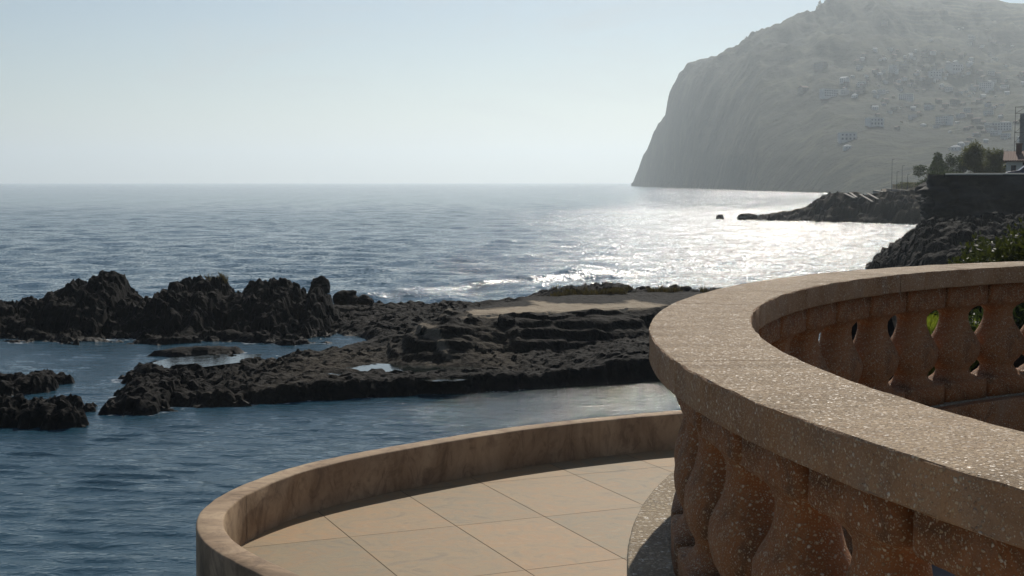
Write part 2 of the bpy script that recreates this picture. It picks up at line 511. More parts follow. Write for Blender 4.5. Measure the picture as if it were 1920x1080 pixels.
def build_sea():
    rad = [3.0]
    while rad[-1] < 12500:
        r = rad[-1]
        rad.append(r + (0.5 if r < 14 else 0.07 if r < 40 else 0.11 if r < 70 else max(0.11, (r - 70) * 0.008 + 0.11)))
    rad = np.array(rad)
    ang_c = np.radians(np.linspace(-27, 27, 760))
    ang_s = np.radians(np.arange(28, 181, 3.0))
    ang = np.concatenate([-ang_s[::-1], ang_c, ang_s])
    R, A = np.meshgrid(rad, ang, indexing='ij')
    X = R * np.sin(A); Y = R * np.cos(A)
    # open water beyond the reef, calm lagoon inside it
    edge = 60 + 0.0 * X
    chop = sstep(-3, 8, Y - edge)
    chop = np.where(Y < 0, 0.2, chop)
    Z = np.zeros_like(X)
    r = np.random.default_rng(8)
    for k in range(46):
        lam = 1.3 * (11 / 1.3) ** r.random()
        th = r.normal(math.radians(262), 0.5)
        kx, ky = math.cos(th) * 2 * math.pi / lam, math.sin(th) * 2 * math.pi / lam
        amp = 0.0036 * lam ** 0.75
        ph = r.random() * 6.28
        fade = np.clip(1.6 - R / (lam * 55.0), 0, 1)
        s = np.sin(kx * X + ky * Y + ph)
        Z += amp * chop * fade * (s + 0.35 * s * np.abs(s))
    for k in range(26):
        lam = 0.30 + 0.5 * r.random() ** 1.6; th = r.normal(math.radians(264), 0.13)
        s = np.sin((math.cos(th) * X + math.sin(th) * Y) * 2 * math.pi / lam + r.random() * 6.28)
        Z += 0.0086 * lam * (0.65 + 0.35 * np.clip(0.6 + fbm(X * 0.12, Y * 0.2 + 5, 3), 0, 1.4)) * (1 - chop) * np.clip(1.5 - R / 48, 0.12, 1) * (1 - 0.8 * sstep(-4, 2, X)) * s
    # one low swell breaking towards the reef
    pts = [(640, 556), (760, 545), (860, 534), (980, 522), (1100, 511), (1220, 503), (1330, 499), (1500, 494)]
    L = [at_z(u, v, 0.15) for u, v in pts]
    d = np.full(X.shape, 1e9); sgn = np.zeros(X.shape)
    for (ax, ay), (bx, by) in zip(L[:-1], L[1:]):
        ex, ey = bx - ax, by - ay
        t = np.clip(((X - ax) * ex + (Y - ay) * ey) / (ex * ex + ey * ey), 0, 1)
        dx, dy = X - ax - ex * t, Y - ay - ey * t
        dd = np.hypot(dx, dy); s = np.where(ex * dy - ey * dx > 0, 1.0, -1.0)
        m = dd < d; d = np.where(m, dd, d); sgn = np.where(m, s, sgn)
    along = sstep(-3, 6, X + 12) * (1 - sstep(18, 30, X))
    lump = 0.75 + 0.5 * fbm(X * 0.35, Y * 0.35, 3)
    Z += 0.26 * lump * along * np.where(sgn > 0, np.exp(-(d / 2.6) ** 2), np.exp(-(d / 0.9) ** 2))
    foam = 0.55 * along * np.exp(-((d + 0.3 * sgn) / 0.5) ** 2) * np.clip(fbm(X * 0.8, Y * 0.8, 3), 0, 1)
    # wash of foam where the swell meets the back of the reef
    wash = np.exp(-((Y - (64.8 + 0.12 * (X + 5))) / 1.1) ** 2) * sstep(-8.5, -6.5, X) * (1 - sstep(-4.5, -2.0, X))
    foam = np.maximum(foam, 1.1 * wash)
    # far surf at the foot of the headland
    near = (Y > 31) & (Y < 67) & (np.abs(X) < 29)
    zr = np.full(X.shape, -9.0); zr[near] = reef_height(X[near], Y[near])[0]
    band = np.exp(-((zr + 0.05) / 0.10) ** 2) * sstep(0.15, 0.45, fbm(X * 0.7 + 4, Y * 0.9, 4))
    foam = np.maximum(foam, 0.85 * band)
    shal = (1 - chop) * np.exp(-((Y - 40) / 9) ** 2) * sstep(-6, 3, X) + 0.0
    V = np.stack([X, Y, Z], -1).reshape(-1, 3)
    nr, nc = X.shape
    me = mesh_from('sea', V, grid_faces(nr, nc)[:, ::-1], True)
    chop = chop * (0.74 + 0.62 * sstep(-0.02, 0.16, X / np.maximum(Y, 1))) * (1 - 0.50 * sstep(230, 360, Y))
    chop = chop * (1 - 0.32 * sstep(85, 150, Y) * (1 - sstep(350, 700, Y)) * sstep(0.10, 0.17, X / np.maximum(Y, 1)))
    point_attr(me, 'chop', chop); point_attr(me, 'foam', foam); point_attr(me, 'shallow', np.clip(shal, 0, 1))
    o = link('sea', me, m_sea)
    tag(o, kind='structure')

# ------------------------------------------------------------------ lava reef
def heightfield(name, x0, x1, y0, y1, dx, dy, fn, mat, zcut=-0.35, **props):
    xs = np.arange(x0, x1, dx); ys = np.arange(y0, y1, dy)
    X, Y = np.meshgrid(xs, ys)
    res = fn(X, Y)
    Z = res[0] if isinstance(res, tuple) else res
    attrs = res[1] if isinstance(res, tuple) else {}
    nr, nc = X.shape
    fc = grid_faces(nr, nc)
    zf = Z.ravel()
    fc = fc[(zf[fc] > zcut).any(1)]
    used = np.unique(fc); remap = np.full(nr * nc, -1); remap[used] = np.arange(len(used))
    me = mesh_from(name, np.stack([X.ravel()[used], Y.ravel()[used], zf[used]], -1), remap[fc], False)
    for k, a in attrs.items(): point_attr(me, k, np.broadcast_to(a, X.shape).ravel()[used])
    o = link(name, me, mat)
    return tag(o, **props)

def plateau(sd, h, w, floor=-0.6):
    return floor + (h - floor) * sstep(-w * 0.5, w, sd)

L1 = px_poly([(-120, 642), (0, 634), (150, 632), (300, 633), (385, 630), (430, 621), (520, 618), (600, 623), (655, 631), (672, 640), (650, 655),
              (680, 668), (780, 700), (1000, 700), (1260, 700), (1480, 660), (1480, 575), (1345, 573), (1200, 571), (1000, 573), (880, 577),
              (850, 579), (700, 580), (640, 582), (400, 586), (0, 587), (-120, 590)])
PLAT = px_poly([(842, 595), (870, 593), (1000, 588), (1100, 584), (1240, 577), (1480, 570), (1480, 545), (1150, 548), (1000, 556), (880, 575), (845, 582)], 1.55)
SAND = px_poly([(868, 592), (1000, 587), (1100, 583), (1250, 576), (1250, 572), (1200, 566), (1185, 561), (1170, 568), (1120, 571), (1050, 570), (1020, 566), (990, 565), (1000, 573), (960, 577), (885, 581)], 1.55)
FS = px_poly([(150, 792), (240, 788), (300, 782), (430, 769), (600, 753), (860, 739), (960, 734), (1100, 724), (1260, 712), (1480, 690), (1480, 650), (1250, 660),
              (900, 665), (700, 650), (645, 659), (560, 663), (480, 661), (445, 670), (330, 672), (268, 676), (210, 690), (185, 708), (178, 735), (150, 770)])
STRIP = px_poly([(262, 669), (300, 661), (340, 657), (420, 656), (474, 660), (440, 667), (330, 671)])
FING = px_poly([(345, 625), (390, 627), (450, 634), (505, 640), (480, 645), (420, 641), (370, 635)])
POOL_A = px_poly([(310, 679), (335, 672), (395, 668), (465, 667), (445, 677), (380, 685), (322, 687)], 0.24)
POOL_B = px_poly([(640, 690), (700, 684), (770, 687), (900, 690), (880, 698), (760, 697), (660, 696)], 0.24)
POOL_C = px_poly([(800, 711), (830, 709), (868, 711), (850, 714), (812, 714)], 0.42)
POOL_D = px_poly([(590, 702), (620, 699), (648, 701), (630, 706), (596, 706)], 0.40)

def crest(us, vs, d):
    z = [EYE - (v - 342.0) / F * d for v in vs]
    x = [(u - 960.0) / F * d for u in us]
    return np.array(x), np.array(z)

CR1 = crest([-200, -60, 0, 40, 76, 80, 90, 130, 165, 190, 208, 222, 236, 240, 262, 290, 303, 315, 345, 400, 418, 428, 445, 478, 505, 520, 542, 556, 575, 584, 598, 610, 622, 635, 660, 720],
            [560, 560, 563, 560, 557, 546, 541, 531, 522, 513, 508, 516, 524, 550, 556, 553, 556, 541, 524, 517, 524, 540, 543, 529, 519, 516, 521, 530, 541, 538, 526, 545, 562, 580, 598, 625], 55.8)
CR2 = crest([700, 830, 860, 900, 985, 1000, 1030, 1060, 1100, 1150, 1180, 1192, 1206, 1230, 1300, 1345, 1480],
            [600, 588, 576, 568, 560, 548, 541, 534, 532, 532, 536, 546, 542, 540, 537, 541, 545], 55.5)

def reef_height(X, Y):
    big = fbm(X * 0.25, Y * 0.25, 4)
    mid = fbm(X * 0.9 + 3, Y * 0.9, 4)
    crag = ridged(X * 0.55, Y * 0.55 + 9, 5, 0.55)
    fine = fbm(X * 3.0, Y * 3.0, 3)
    wob = 0.55 * fbm(X * 0.45 + 5, Y * 0.45, 4)
    lip = 0.25 * fbm(X * 1.3, Y * 1.3 + 7, 3)
    sd1 = poly_sdf(L1, X, Y)
    z = plateau(sd1 + wob * 0.8, 0.36, 1.0) + (0.08 * mid + 0.05 * crag + 0.16 * blocks(X, Y, 0.9, 12) + 0.11 * blocks(X, Y, 0.4, 13) - 0.04) * sstep(-0.3, 1.0, sd1)
    # outer ridge
    zc = np.interp(X, *CR1)
    dy = Y - (55.8 + 0.5 * big)
    wr = np.where(dy < 0, 4.6, 2.6) * (1 + 0.12 * mid)
    prof = np.exp(-np.abs(dy / wr) ** 2.4)
    on = sstep(-0.8, 0.2, -6.5 - X)
    lumps = 0.18 * clinker(X, Y, 1.5, 1) + 0.28 * blocks(X, Y, 1.1, 2) + 0.26 * blocks(X, Y, 0.5, 14) + 0.15 * blocks(X, Y, 0.26, 3)
    zr = zc * prof
    zr = ledges(zr, 0.42, X, Y, 0.85)
    zr = zr + sstep(0.04, 0.35, prof) * (lumps - 0.56 + 0.06 * crag + 0.05 * fine) - 1.2 * (1 - sstep(0.03, 0.14, prof))
    z = np.maximum(z, np.where(on > 0.5, zr, -1) + 0.25 * sstep(-0.5, 1.0, sd1) * on)
    # plateau with the sand and its dark stepped face
    sdp = poly_sdf(PLAT, X, Y) + 0.35 * wob
    f = sstep(-2.6, 0.15, sdp)
    f = f + 0.035 * np.sin(f * 22 + 2.0 * mid + X * 0.6) * (f > 0.02) * (f < 0.98)
    face = (1 - sstep(-0.1, 0.5, sdp)) * sstep(-4, -3, sdp)
    zp = 0.3 + 1.27 * f
    zp = np.where(face > 0, ledges(zp, 0.34, X * 0.4, Y, 0.45), zp) + face * (0.08 * mid + 0.16 * blocks(X * 0.5, Y, 0.6, 4))
    z = np.where((sdp > -3.8), np.maximum(z, np.where(sd1 > -0.4, zp, -1)), z)
    # grassy hump behind the sand
    zc2 = np.interp(X, *CR2)
    dy2 = Y - 55.5
    w2 = np.where(dy2 < 0, 2.6, 3.2)
    zh = (zc2 - 0.16) * np.exp(-np.abs(dy2 / w2) ** 2.6) + 0.05 * crag + 0.20 * blocks(X, Y, 0.8, 5) + 0.14 * blocks(X, Y, 0.35, 6) - 1.2 * (np.abs(dy2) > w2 * 1.45)
    z = np.maximum(z, np.where((X > -5.6) & (sd1 > -1), zh, -1))
    # front shelf
    sdf = poly_sdf(FS, X, Y)
    left = 1 - sstep(-8.5, -5.5, X)
    right = sstep(1.5, 3.5, X)
    hs = 0.46 - 0.12 * left + 0.22 * right - 0.27 * sstep(37.5, 44.5, Y) * (1 - sstep(-4.5, -2.0, X))
    zs = plateau(sdf + lip * (0.6 + 0.5 * left) + 0.15 * wob, hs, 0.40 + 1.1 * left, -0.9)
    zs = zs + sstep(0.0, 0.7, sdf) * (0.05 * mid + 0.03 * crag + 0.09 * blocks(X, Y, 0.6, 7) + 0.07 * blocks(X, Y, 0.27, 8) + left * (0.22 * blocks(X, Y, 0.9, 9) + 0.16 * blocks(X, Y, 0.42, 10) - 0.05 + 0.05 * mid))
    trough = np.exp(-((Y - (40.5 + 0.05 * X)) / 1.1) ** 2) * sstep(-5.5, -4, X) * (1 - sstep(1.5, 4, X))
    zs = zs - 0.30 * trough
    z = np.maximum(z, np.where(sdf > -2, zs, -1))
    for poly, h in ((STRIP, 0.22), (FING, 0.28)):
        sd = poly_sdf(poly, X, Y)
        z = np.maximum(z, plateau(sd + 0.4 * lip, h, 0.5, -0.5) + 0.08 * mid * (sd > -0.5))
    z = z + 0.022 * fine + 0.02 * mid
    for poly, zp_ in ((POOL_A, 0.24), (POOL_B, 0.26), (POOL_C, 0.42), (POOL_D, 0.40)):
        sd = poly_sdf(poly, X, Y)
        wp = 1.9 if zp_ == 0.24 else 0.7
        z = np.where(sd > -wp, np.minimum(z, zp_ - 0.10 * sstep(-0.15, 0.25, sd) + 0.35 / wp * np.clip(-sd, 0, wp) ** 1.2 + 0.02 + 0.03 * fine), z)
    ssd = poly_sdf(SAND, X, Y)
    sand = sstep(-0.15, 0.25, ssd + 0.5 * lip)
    sd_steps = poly_sdf(px_poly([(765, 625), (800, 603), (862, 598), (850, 612), (830, 620), (850, 636), (800, 640)], 1.1), X, Y)
    sand = np.maximum(sand, sstep(-0.1, 0.2, sd_steps) * (np.sin((X * 1.1 + Y * 0.7) * 4.2 + 2 * mid) > 0.35) * 0.45)
    z = np.where(ssd > 0.2, z * 0.3 + 0.7 * (1.55 + 0.03 * mid), z)
    algae = sstep(0.2, 0.8, sdf) * sstep(-10, -6, X) * np.clip(0.4 + 0.9 * big, 0, 1) * 0.4 * (1 - sstep(-0.5, 1.0, X))
    return z, {'sand': np.clip(sand, 0, 1), 'algae': np.clip(algae, 0, 1)}

build_sea()
heightfield('reef', -30, 15, 32, 72, 0.065, 0.085, reef_height, m_rock, kind='structure')

def sheet(name, poly, z, mat, grow=0.0, **props):
    P = np.array(poly); c = P.mean(0); P = c + (P - c) * (1 + grow)
    me = mesh_from(name, [(x, y, z) for x, y in P], [tuple(range(len(P)))], False)
    o = link(name, me, mat); return tag(o, **props)

def pool_mat():
    M = Mat('pool_water', 0.03, 0.5); M.b.inputs['IOR'].default_value = 1.333
    return M.set((0.012, 0.016, 0.014), None, M.bump(M.noise(6, 3), 0.25, 0.02))
m_pool = pool_mat()
for poly, z in ((POOL_A, 0.24), (POOL_B, 0.26), (POOL_C, 0.42), (POOL_D, 0.40)):
    sheet('rock_pool', poly, z, m_pool, 0.35, kind='structure')

# ------------------------------------------------------------------ loose rocks and islets
def islet(pts, h, rough, label, seed, edge=0.5):
    poly = px_poly(pts); P = np.array(poly)
    c = P.mean(0)
    def fn(X, Y):
        Xs, Ys = X + c[0], Y + c[1]
        sd = poly_sdf(poly, Xs, Ys)
        n = fbm(Xs * 0.9 + seed, Ys * 0.9, 5, 0.6); k = ridged(Xs * 1.1, Ys * 1.1 + seed, 4)
        return plateau(sd + 0.35 * n, h * (0.75 + 0.3 * n), edge, -0.5) + rough * (0.6 * k + 1.3 * blocks(Xs, Ys, 0.55, 40) + 0.7 * blocks(Xs, Ys, 0.26, 41)) * sstep(-0.3, 0.6, sd) + 0.03 * fbm(Xs * 4, Ys * 4, 2)
    lo, hi = P.min(0) - c - 1.2, P.max(0) - c + 1.2
    o = heightfield('rock', lo[0], hi[0], lo[1], hi[1], 0.05, 0.07, fn, m_rock, label=label, cat='rock', group='wave-washed rocks at the lagoon mouth')
    o.location = (c[0], c[1], 0)
    return o
islet([(-60, 728), (20, 720), (60, 718), (75, 712), (98, 709), (128, 713), (150, 716), (115, 724), (90, 736), (50, 742), (-60, 748)], 0.36, 0.12,
      'jagged low black rock in the water, farther of the two at the left edge', 1.0)
islet([(-60, 776), (30, 770), (85, 774), (120, 786), (160, 788), (176, 800), (145, 808), (60, 805), (-60, 803)], 0.46, 0.14,
      'long humped black rock nearest the lagoon at the left edge', 5.0)
islet([(60, 752), (100, 750), (130, 749), (190, 757), (215, 770), (150, 779), (100, 765)], 0.22, 0.12,
      'small ragged black rock awash beside the tip of the reef', 9.0)

def boulder(u, v, w_px, h_px, d, label, seed, cat='boulder', name='boulder', group='boulders on the reef and in the bay', zb=None):
    import bmesh
    bm = bmesh.new(); bmesh.ops.create_icosphere(bm, subdivisions=5, radius=1.0)
    me = bpy.data.meshes.new(name); bm.to_mesh(me); bm.free()
    n = len(me.vertices); co = np.zeros(n * 3, np.float32); me.vertices.foreach_get('co', co); co = co.reshape(-1, 3)
    r = 1 + 0.22 * fbm3(co * 1.4 + seed, 4, 0.55) - 0.10 * np.abs(vnoise3(co * 3.1 + seed * 2))
    co = co * r[:, None]
    sx = w_px / 2 / F * d; sz = h_px / F * d
    co[:, 0] *= sx; co[:, 1] *= sx * 0.9; co[:, 2] = np.maximum(co[:, 2], -0.45) * sz / 1.25 + 0.2 * sz
    me.vertices.foreach_set('co', co.ravel()); me.update()
    me.polygons.foreach_set('use_smooth', np.full(len(me.polygons), True))
    o = link(name, me, m_rock)
    p = at_d(u, v, d); o.location = (p[0], p[1], p[2] if zb is None else zb)
    return tag(o, label, cat, group)
boulder(648, 566, 46, 24, 58.5, 'larger of two rounded black boulders at the end of the outer ridge', 2.0)
boulder(684, 568, 32, 15, 59.0, 'smaller rounded black boulder touching the foam beyond the ridge', 7.0)
boulder(601, 545, 40, 28, 58.0, 'upright knobbly black boulder standing on the ridge end', 3.3)
boulder(1350, 410, 15, 10, 218, 'tiny dark rock alone in the glittering bay', 4.0, zb=0)
boulder(1402, 411, 36, 12, 214, 'dark pointed rock off the tip of the far spit', 6.0, zb=0)

# ------------------------------------------------------------------ lower terrace: wall and tiled floor
Z_FLOOR, Z_WALL = 3.60, 3.92
k_in = 2.08 / 2.05
inner = [(0.55, 5.35), (-0.2, 6.05), (-0.75, 6.5)] + [(x * k_in, y * k_in) for x, y in
         [(-1.087, 6.826), (-1.298, 7.071), (-1.494, 7.333), (-1.599, 7.478), (-1.688, 7.675), (-1.771, 7.985), (-1.81, 8.32), (-1.705, 8.838),
          (-1.422, 9.477), (-0.823, 10.152), (0.224, 11.049), (1.52, 11.748)]] + [(2.6, 12.2), (4.0, 12.5), (6.0, 12.4), (8.0, 11.7)]

def catmull(pts, step):
    P = [np.array(p, float) for p in pts]
    P = [2 * P[0] - P[1]] + P + [2 * P[-1] - P[-2]]
    out = []
    for i in range(1, len(P) - 2):
        n = max(2, int(np.linalg.norm(P[i + 1] - P[i]) / step))
        for k in range(n):
            t = k / n
            out.append(0.5 * (2 * P[i] + (P[i + 1] - P[i - 1]) * t + (2 * P[i - 1] - 5 * P[i] + 4 * P[i + 1] - P[i + 2]) * t * t
                              + (3 * P[i] - P[i - 1] - 3 * P[i + 1] + P[i + 2]) * t ** 3))
    out.append(P[-2])
    return np.array(out)
curve = catmull(inner, 0.06)
for _ in range(30):
    curve[1:-1] = 0.25 * curve[:-2] + 0.5 * curve[1:-1] + 0.25 * curve[2:]
tang = np.gradient(curve, axis=0); tang /= np.linalg.norm(tang, axis=1)[:, None]
nrm_out = np.stack([-tang[:, 1], tang[:, 0]], 1)                     # the sea lies to the left of the path
def build_wall():
    T, rr = 0.165, 0.012
    prof = [(0, Z_FLOOR - 0.3), (0, Z_FLOOR + 0.1), (0, Z_WALL - rr), (rr * 0.3, Z_WALL - rr * 0.3), (rr, Z_WALL), (T * 0.5, Z_WALL + 0.002),
            (T - rr, Z_WALL), (T - rr * 0.3, Z_WALL - rr * 0.3), (T, Z_WALL - rr), (T + 0.01, 3.0), (T + 0.05, 1.5), (T + 0.12, -0.8)]
    V = []
    for j, (o, z) in enumerate(prof):
        p = curve + nrm_out * o
        jit = 0.004 * fbm(curve[:, 0] * 5 + j, curve[:, 1] * 5, 3)
        V.append(np.stack([p[:, 0] + nrm_out[:, 0] * jit, p[:, 1] + nrm_out[:, 1] * jit, np.full(len(p), z) + jit * 0.5], 1))
    V = np.array(V)
    me = mesh_from('terrace_wall', V.reshape(-1, 3), grid_faces(len(prof), len(curve)), True)
    o = link('terrace_wall', me, m_plaster)
    tag(o, 'low curved brown rendered wall round the tiled terrace above the water', 'wall')
    mb = MB()
    for (u, v) in ((437, 926),):
        x, y = at_z(u, v, Z_WALL)
        i = int(np.argmin(np.hypot(curve[:, 0] - x, curve[:, 1] - y)))
        p, n, t = curve[i], nrm_out[i], tang[i]
        a = p - n * 0.003; b = p + n * (T + 0.003); h = t * 0.0022
        mb.add([(*(a - h), Z_WALL + 0.003), (*(a + h), Z_WALL + 0.003), (*(b + h), Z_WALL + 0.003), (*(b - h), Z_WALL + 0.003),
                (*(a - h), Z_FLOOR), (*(a + h), Z_FLOOR)], [(0, 1, 2, 3), (4, 5, 1, 0)])
    mb.build('joint', m_grout, o)
build_wall()

def clip_poly(subject, clip):
    out = [tuple(p) for p in subject]
    n = len(clip)
    for i in range(n):
        a, b = clip[i], clip[(i + 1) % n]
        inp, out = out, []
        if not inp: break
        side = lambda p: (b[0] - a[0]) * (p[1] - a[1]) - (b[1] - a[1]) * (p[0] - a[0])
        for k in range(len(inp)):
            p, q = inp[k - 1], inp[k]
            sp, sq = side(p), side(q)
            if (sp >= 0) != (sq >= 0):
                t = sp / (sp - sq); out.append((p[0] + t * (q[0] - p[0]), p[1] + t * (q[1] - p[1])))
            if sq >= 0: out.append(q)
    return out
def build_floor():
    region = [tuple(p) for p in (curve + nrm_out * 0.05)[::3]] + [(9, 9), (6, 4), (1.5, 4.2)]
    B0, eB, eA = np.array([-0.393, 9.185]), np.array([0.712, 0.292]), np.array([0.478, -1.074])
    eB = eB / np.linalg.norm(eB); eA = eA / np.linalg.norm(eA)
    sb = [-3.2, -2.4, -1.6, -0.77, 0, 0.68, 1.50, 2.28, 3.05, 3.8, 4.6, 5.4, 6.2, 7.0, 7.8, 8.6]
    sa = [-4.6, -3.5, -2.35, -1.17, 0, 1.17, 2.35, 3.5, 4.7, 5.9]
    V, Fc, tone = [], [], []
    g = 0.0028
    r = np.random.default_rng(4)
    for i in range(len(sb) - 1):
        for j in range(len(sa) - 1):
            q = [B0 + eB * (sb[i] + g) + eA * (sa[j + 1] - g), B0 + eB * (sb[i + 1] - g) + eA * (sa[j + 1] - g),
                 B0 + eB * (sb[i + 1] - g) + eA * (sa[j] + g), B0 + eB * (sb[i] + g) + eA * (sa[j] + g)]
            ar = sum(q[k][0] * q[(k + 1) % 4][1] - q[(k + 1) % 4][0] * q[k][1] for k in range(4))
            if ar < 0: q = q[::-1]
            p = clip_poly(region, q)
            if len(p) < 3: continue
            o = len(V); V += [(x, y, Z_FLOOR) for x, y in p]; Fc.append(tuple(range(o, o + len(p)))); tone += [r.random()] * len(p)
    me = mesh_from('floor', V, Fc, False); point_attr(me, 'tone', tone)
    bm_ok = link('floor', me, m_tile); tag(bm_ok, kind='structure')
    me2 = mesh_from('floor', [(x, y, Z_FLOOR - 0.006) for x, y in region], [tuple(range(len(region)))], False)
    tag(link('floor', me2, m_grout), kind='structure')
build_floor()

# ------------------------------------------------------------------ balustrade
CX, CY = 5.342, 4.057
R_IN, R_OUT, R_MID = 4.538, 4.895, 4.698
Z_TOP, Z_UND, Z_PL = 5.50, 5.40, 4.72
def pol(r, deg, z): a = math.radians(deg); return (CX + r * math.cos(a), CY + r * math.sin(a), z)
balus = empty('balustrade', (CX, CY, 4.35))
tag(balus, 'curved exposed-aggregate balustrade with wide pale handrail and rusty brown balusters', 'balustrade')
def ring_part(name, prof, a0, a1, mat, step=0.35, gap=0.0, jitter=0.0, caps=True):
    n = max(3, int((a1 - a0) / step)); A = np.radians(np.linspace(a0 + gap, a1 - gap, n))
    P = np.array(prof, float); m = len(P)
    V = np.zeros((m, n, 3))
    for j in range(m):
        r = P[j, 0] + jitter * fbm(A * R_MID * 6 + 3 * j, A * 0 + j, 3)
        z = P[j, 1] + jitter * 0.7 * fbm(A * R_MID * 6 - 2 * j, A * 0 + 0.5 * j, 3)
        V[j, :, 0] = r * np.cos(A); V[j, :, 1] = r * np.sin(A); V[j, :, 2] = z - 4.35
    fc = [tuple(f) for f in grid_faces(m, n).tolist()] + [((m - 1) * n + i, (m - 1) * n + i + 1, i + 1, i) for i in range(n - 1)]
    if caps:
        fc.append(tuple(j * n for j in range(m))); fc.append(tuple(j * n + n - 1 for j in range(m - 1, -1, -1)))
    me = mesh_from(name, V.reshape(-1, 3), fc, True)
    o = link(name, me, mat, balus)
    md = o.modifiers.new('edge', 'EDGE_SPLIT'); md.split_angle = math.radians(50)
    return o
def rounded(r0, r1, z0, z1, rad, n=4):
    out = []
    for cx, cz, a0 in ((r1 - rad, z1 - rad, 0), (r0 + rad, z1 - rad, 90), (r0 + rad, z0 + rad, 180), (r1 - rad, z0 + rad, 270)):
        for k in range(n + 1):
            a = math.radians(a0 + 90 * k / n); out.append((cx + rad * math.cos(a), cz + rad * math.sin(a)))
    return out
JOINTS = [40, 62, 85, 110, 135.2, 162.6, 184.0, 206, 228, 250, 272]
rail_prof = rounded(R_IN, R_OUT, Z_UND, Z_TOP, 0.006)
for a, b in zip(JOINTS[:-1], JOINTS[1:]):
    ring_part('handrail_section', rail_prof, a, b, m_rail, 0.2, 0.04, 0.003)
ring_part('plinth', rounded(R_IN + 0.02, 4.965, 3.55, Z_PL, 0.012), JOINTS[0], JOINTS[-1], m_plinth, 0.5, 0, 0.003)
# a step of rusty aggregate along the inner foot of the balusters
ring_part('footing', rounded(R_IN - 0.05, R_IN + 0.015, 3.9, Z_PL - 0.004, 0.008), JOINTS[0], JOINTS[-1], m_balu, 0.5, 0, 0.002)
PITCH_DEG = 5.01
def baluster_mesh():
    H = Z_UND - Z_PL + 0.004
    # (height, half width along the ring, half depth across it, square?)
    prof = [(0.0, 0.198, 0.116, 1), (0.150, 0.198, 0.116, 1), (0.165, 0.196, 0.112, 1), (0.17, 0.176, 0.106, 0), (0.19, 0.160, 0.098, 0), (0.215, 0.124, 0.084, 0), (0.245, 0.104, 0.078, 0), (0.275, 0.110, 0.082, 0),
            (0.32, 0.158, 0.098, 0), (0.37, 0.188, 0.108, 0), (0.42, 0.197, 0.112, 0), (0.48, 0.190, 0.108, 0), (0.54, 0.160, 0.096, 0), (0.60, 0.122, 0.082, 0), (0.66, 0.095, 0.074, 0), (0.71, 0.085, 0.072, 0),
            (0.75, 0.090, 0.074, 0), (0.78, 0.116, 0.084, 0), (0.805, 0.160, 0.098, 0), (0.815, 0.186, 0.106, 1), (0.83, 0.194, 0.110, 1), (1.0, 0.194, 0.110, 1)]
    n = 44; V = []
    for t, w, dp, sq in prof:
        for k in range(n):
            a = 2 * math.pi * k / n; c, s_ = math.cos(a), math.sin(a)
            e = 2 / (9.0 if sq else 2.5)
            x = abs(c) ** e * math.copysign(1, c); y = abs(s_) ** e * math.copysign(1, s_)
            V.append((y * dp, x * w, t * H))
    V = np.array(V)
    V[:, :2] *= (1 + 0.016 * fbm3(V * 12, 3))[:, None]
    fc = [tuple(f) for f in grid_faces(len(prof), n, True).tolist()]
    fc.append(tuple(range(n - 1, -1, -1))); fc.append(tuple((len(prof) - 1) * n + k for k in range(n)))
    return mesh_from('baluster', V, fc, True)
bmesh_data = baluster_mesh(); bmesh_data.materials.append(m_balu)
ang_b = 117.8 + PITCH_DEG / 2
angs = [ang_b + k * PITCH_DEG for k in range(-15, 31)]
for i, d in enumerate(angs):
    o = bpy.data.objects.new('baluster', bmesh_data); COL.objects.link(o); o.parent = balus
    a = math.radians(d)
    o.location = (R_MID * math.cos(a), R_MID * math.sin(a), Z_PL - 0.002 - 4.35)
    o.rotation_euler = (0, 0, a)
# paved floor inside the ring, and the terrace the photographer stands on
disk = [(CX + 4.60 * math.cos(2 * math.pi * k / 96), CY + 4.60 * math.sin(2 * math.pi * k / 96)) for k in range(96)]
sheet('floor', disk, 4.0, m_greyfloor, kind='structure')
m_paving = mottled('pale_bounce_paving', (0.40, 0.34, 0.26), (0.52, 0.45, 0.35), 1.5)  # unseen ground, paled and spread far back to bounce sunlight onto the rail
mbp = MB(); mbp.prism([(-14, -30), (30, -30), (30, 1.0), (9, 1.0), (2.0, 2.2), (0.2, 3.3), (-3, 3.3), (-14, 0)], 3.2, 4.36)
tag(mbp.build('terrace', m_paving), kind='structure')

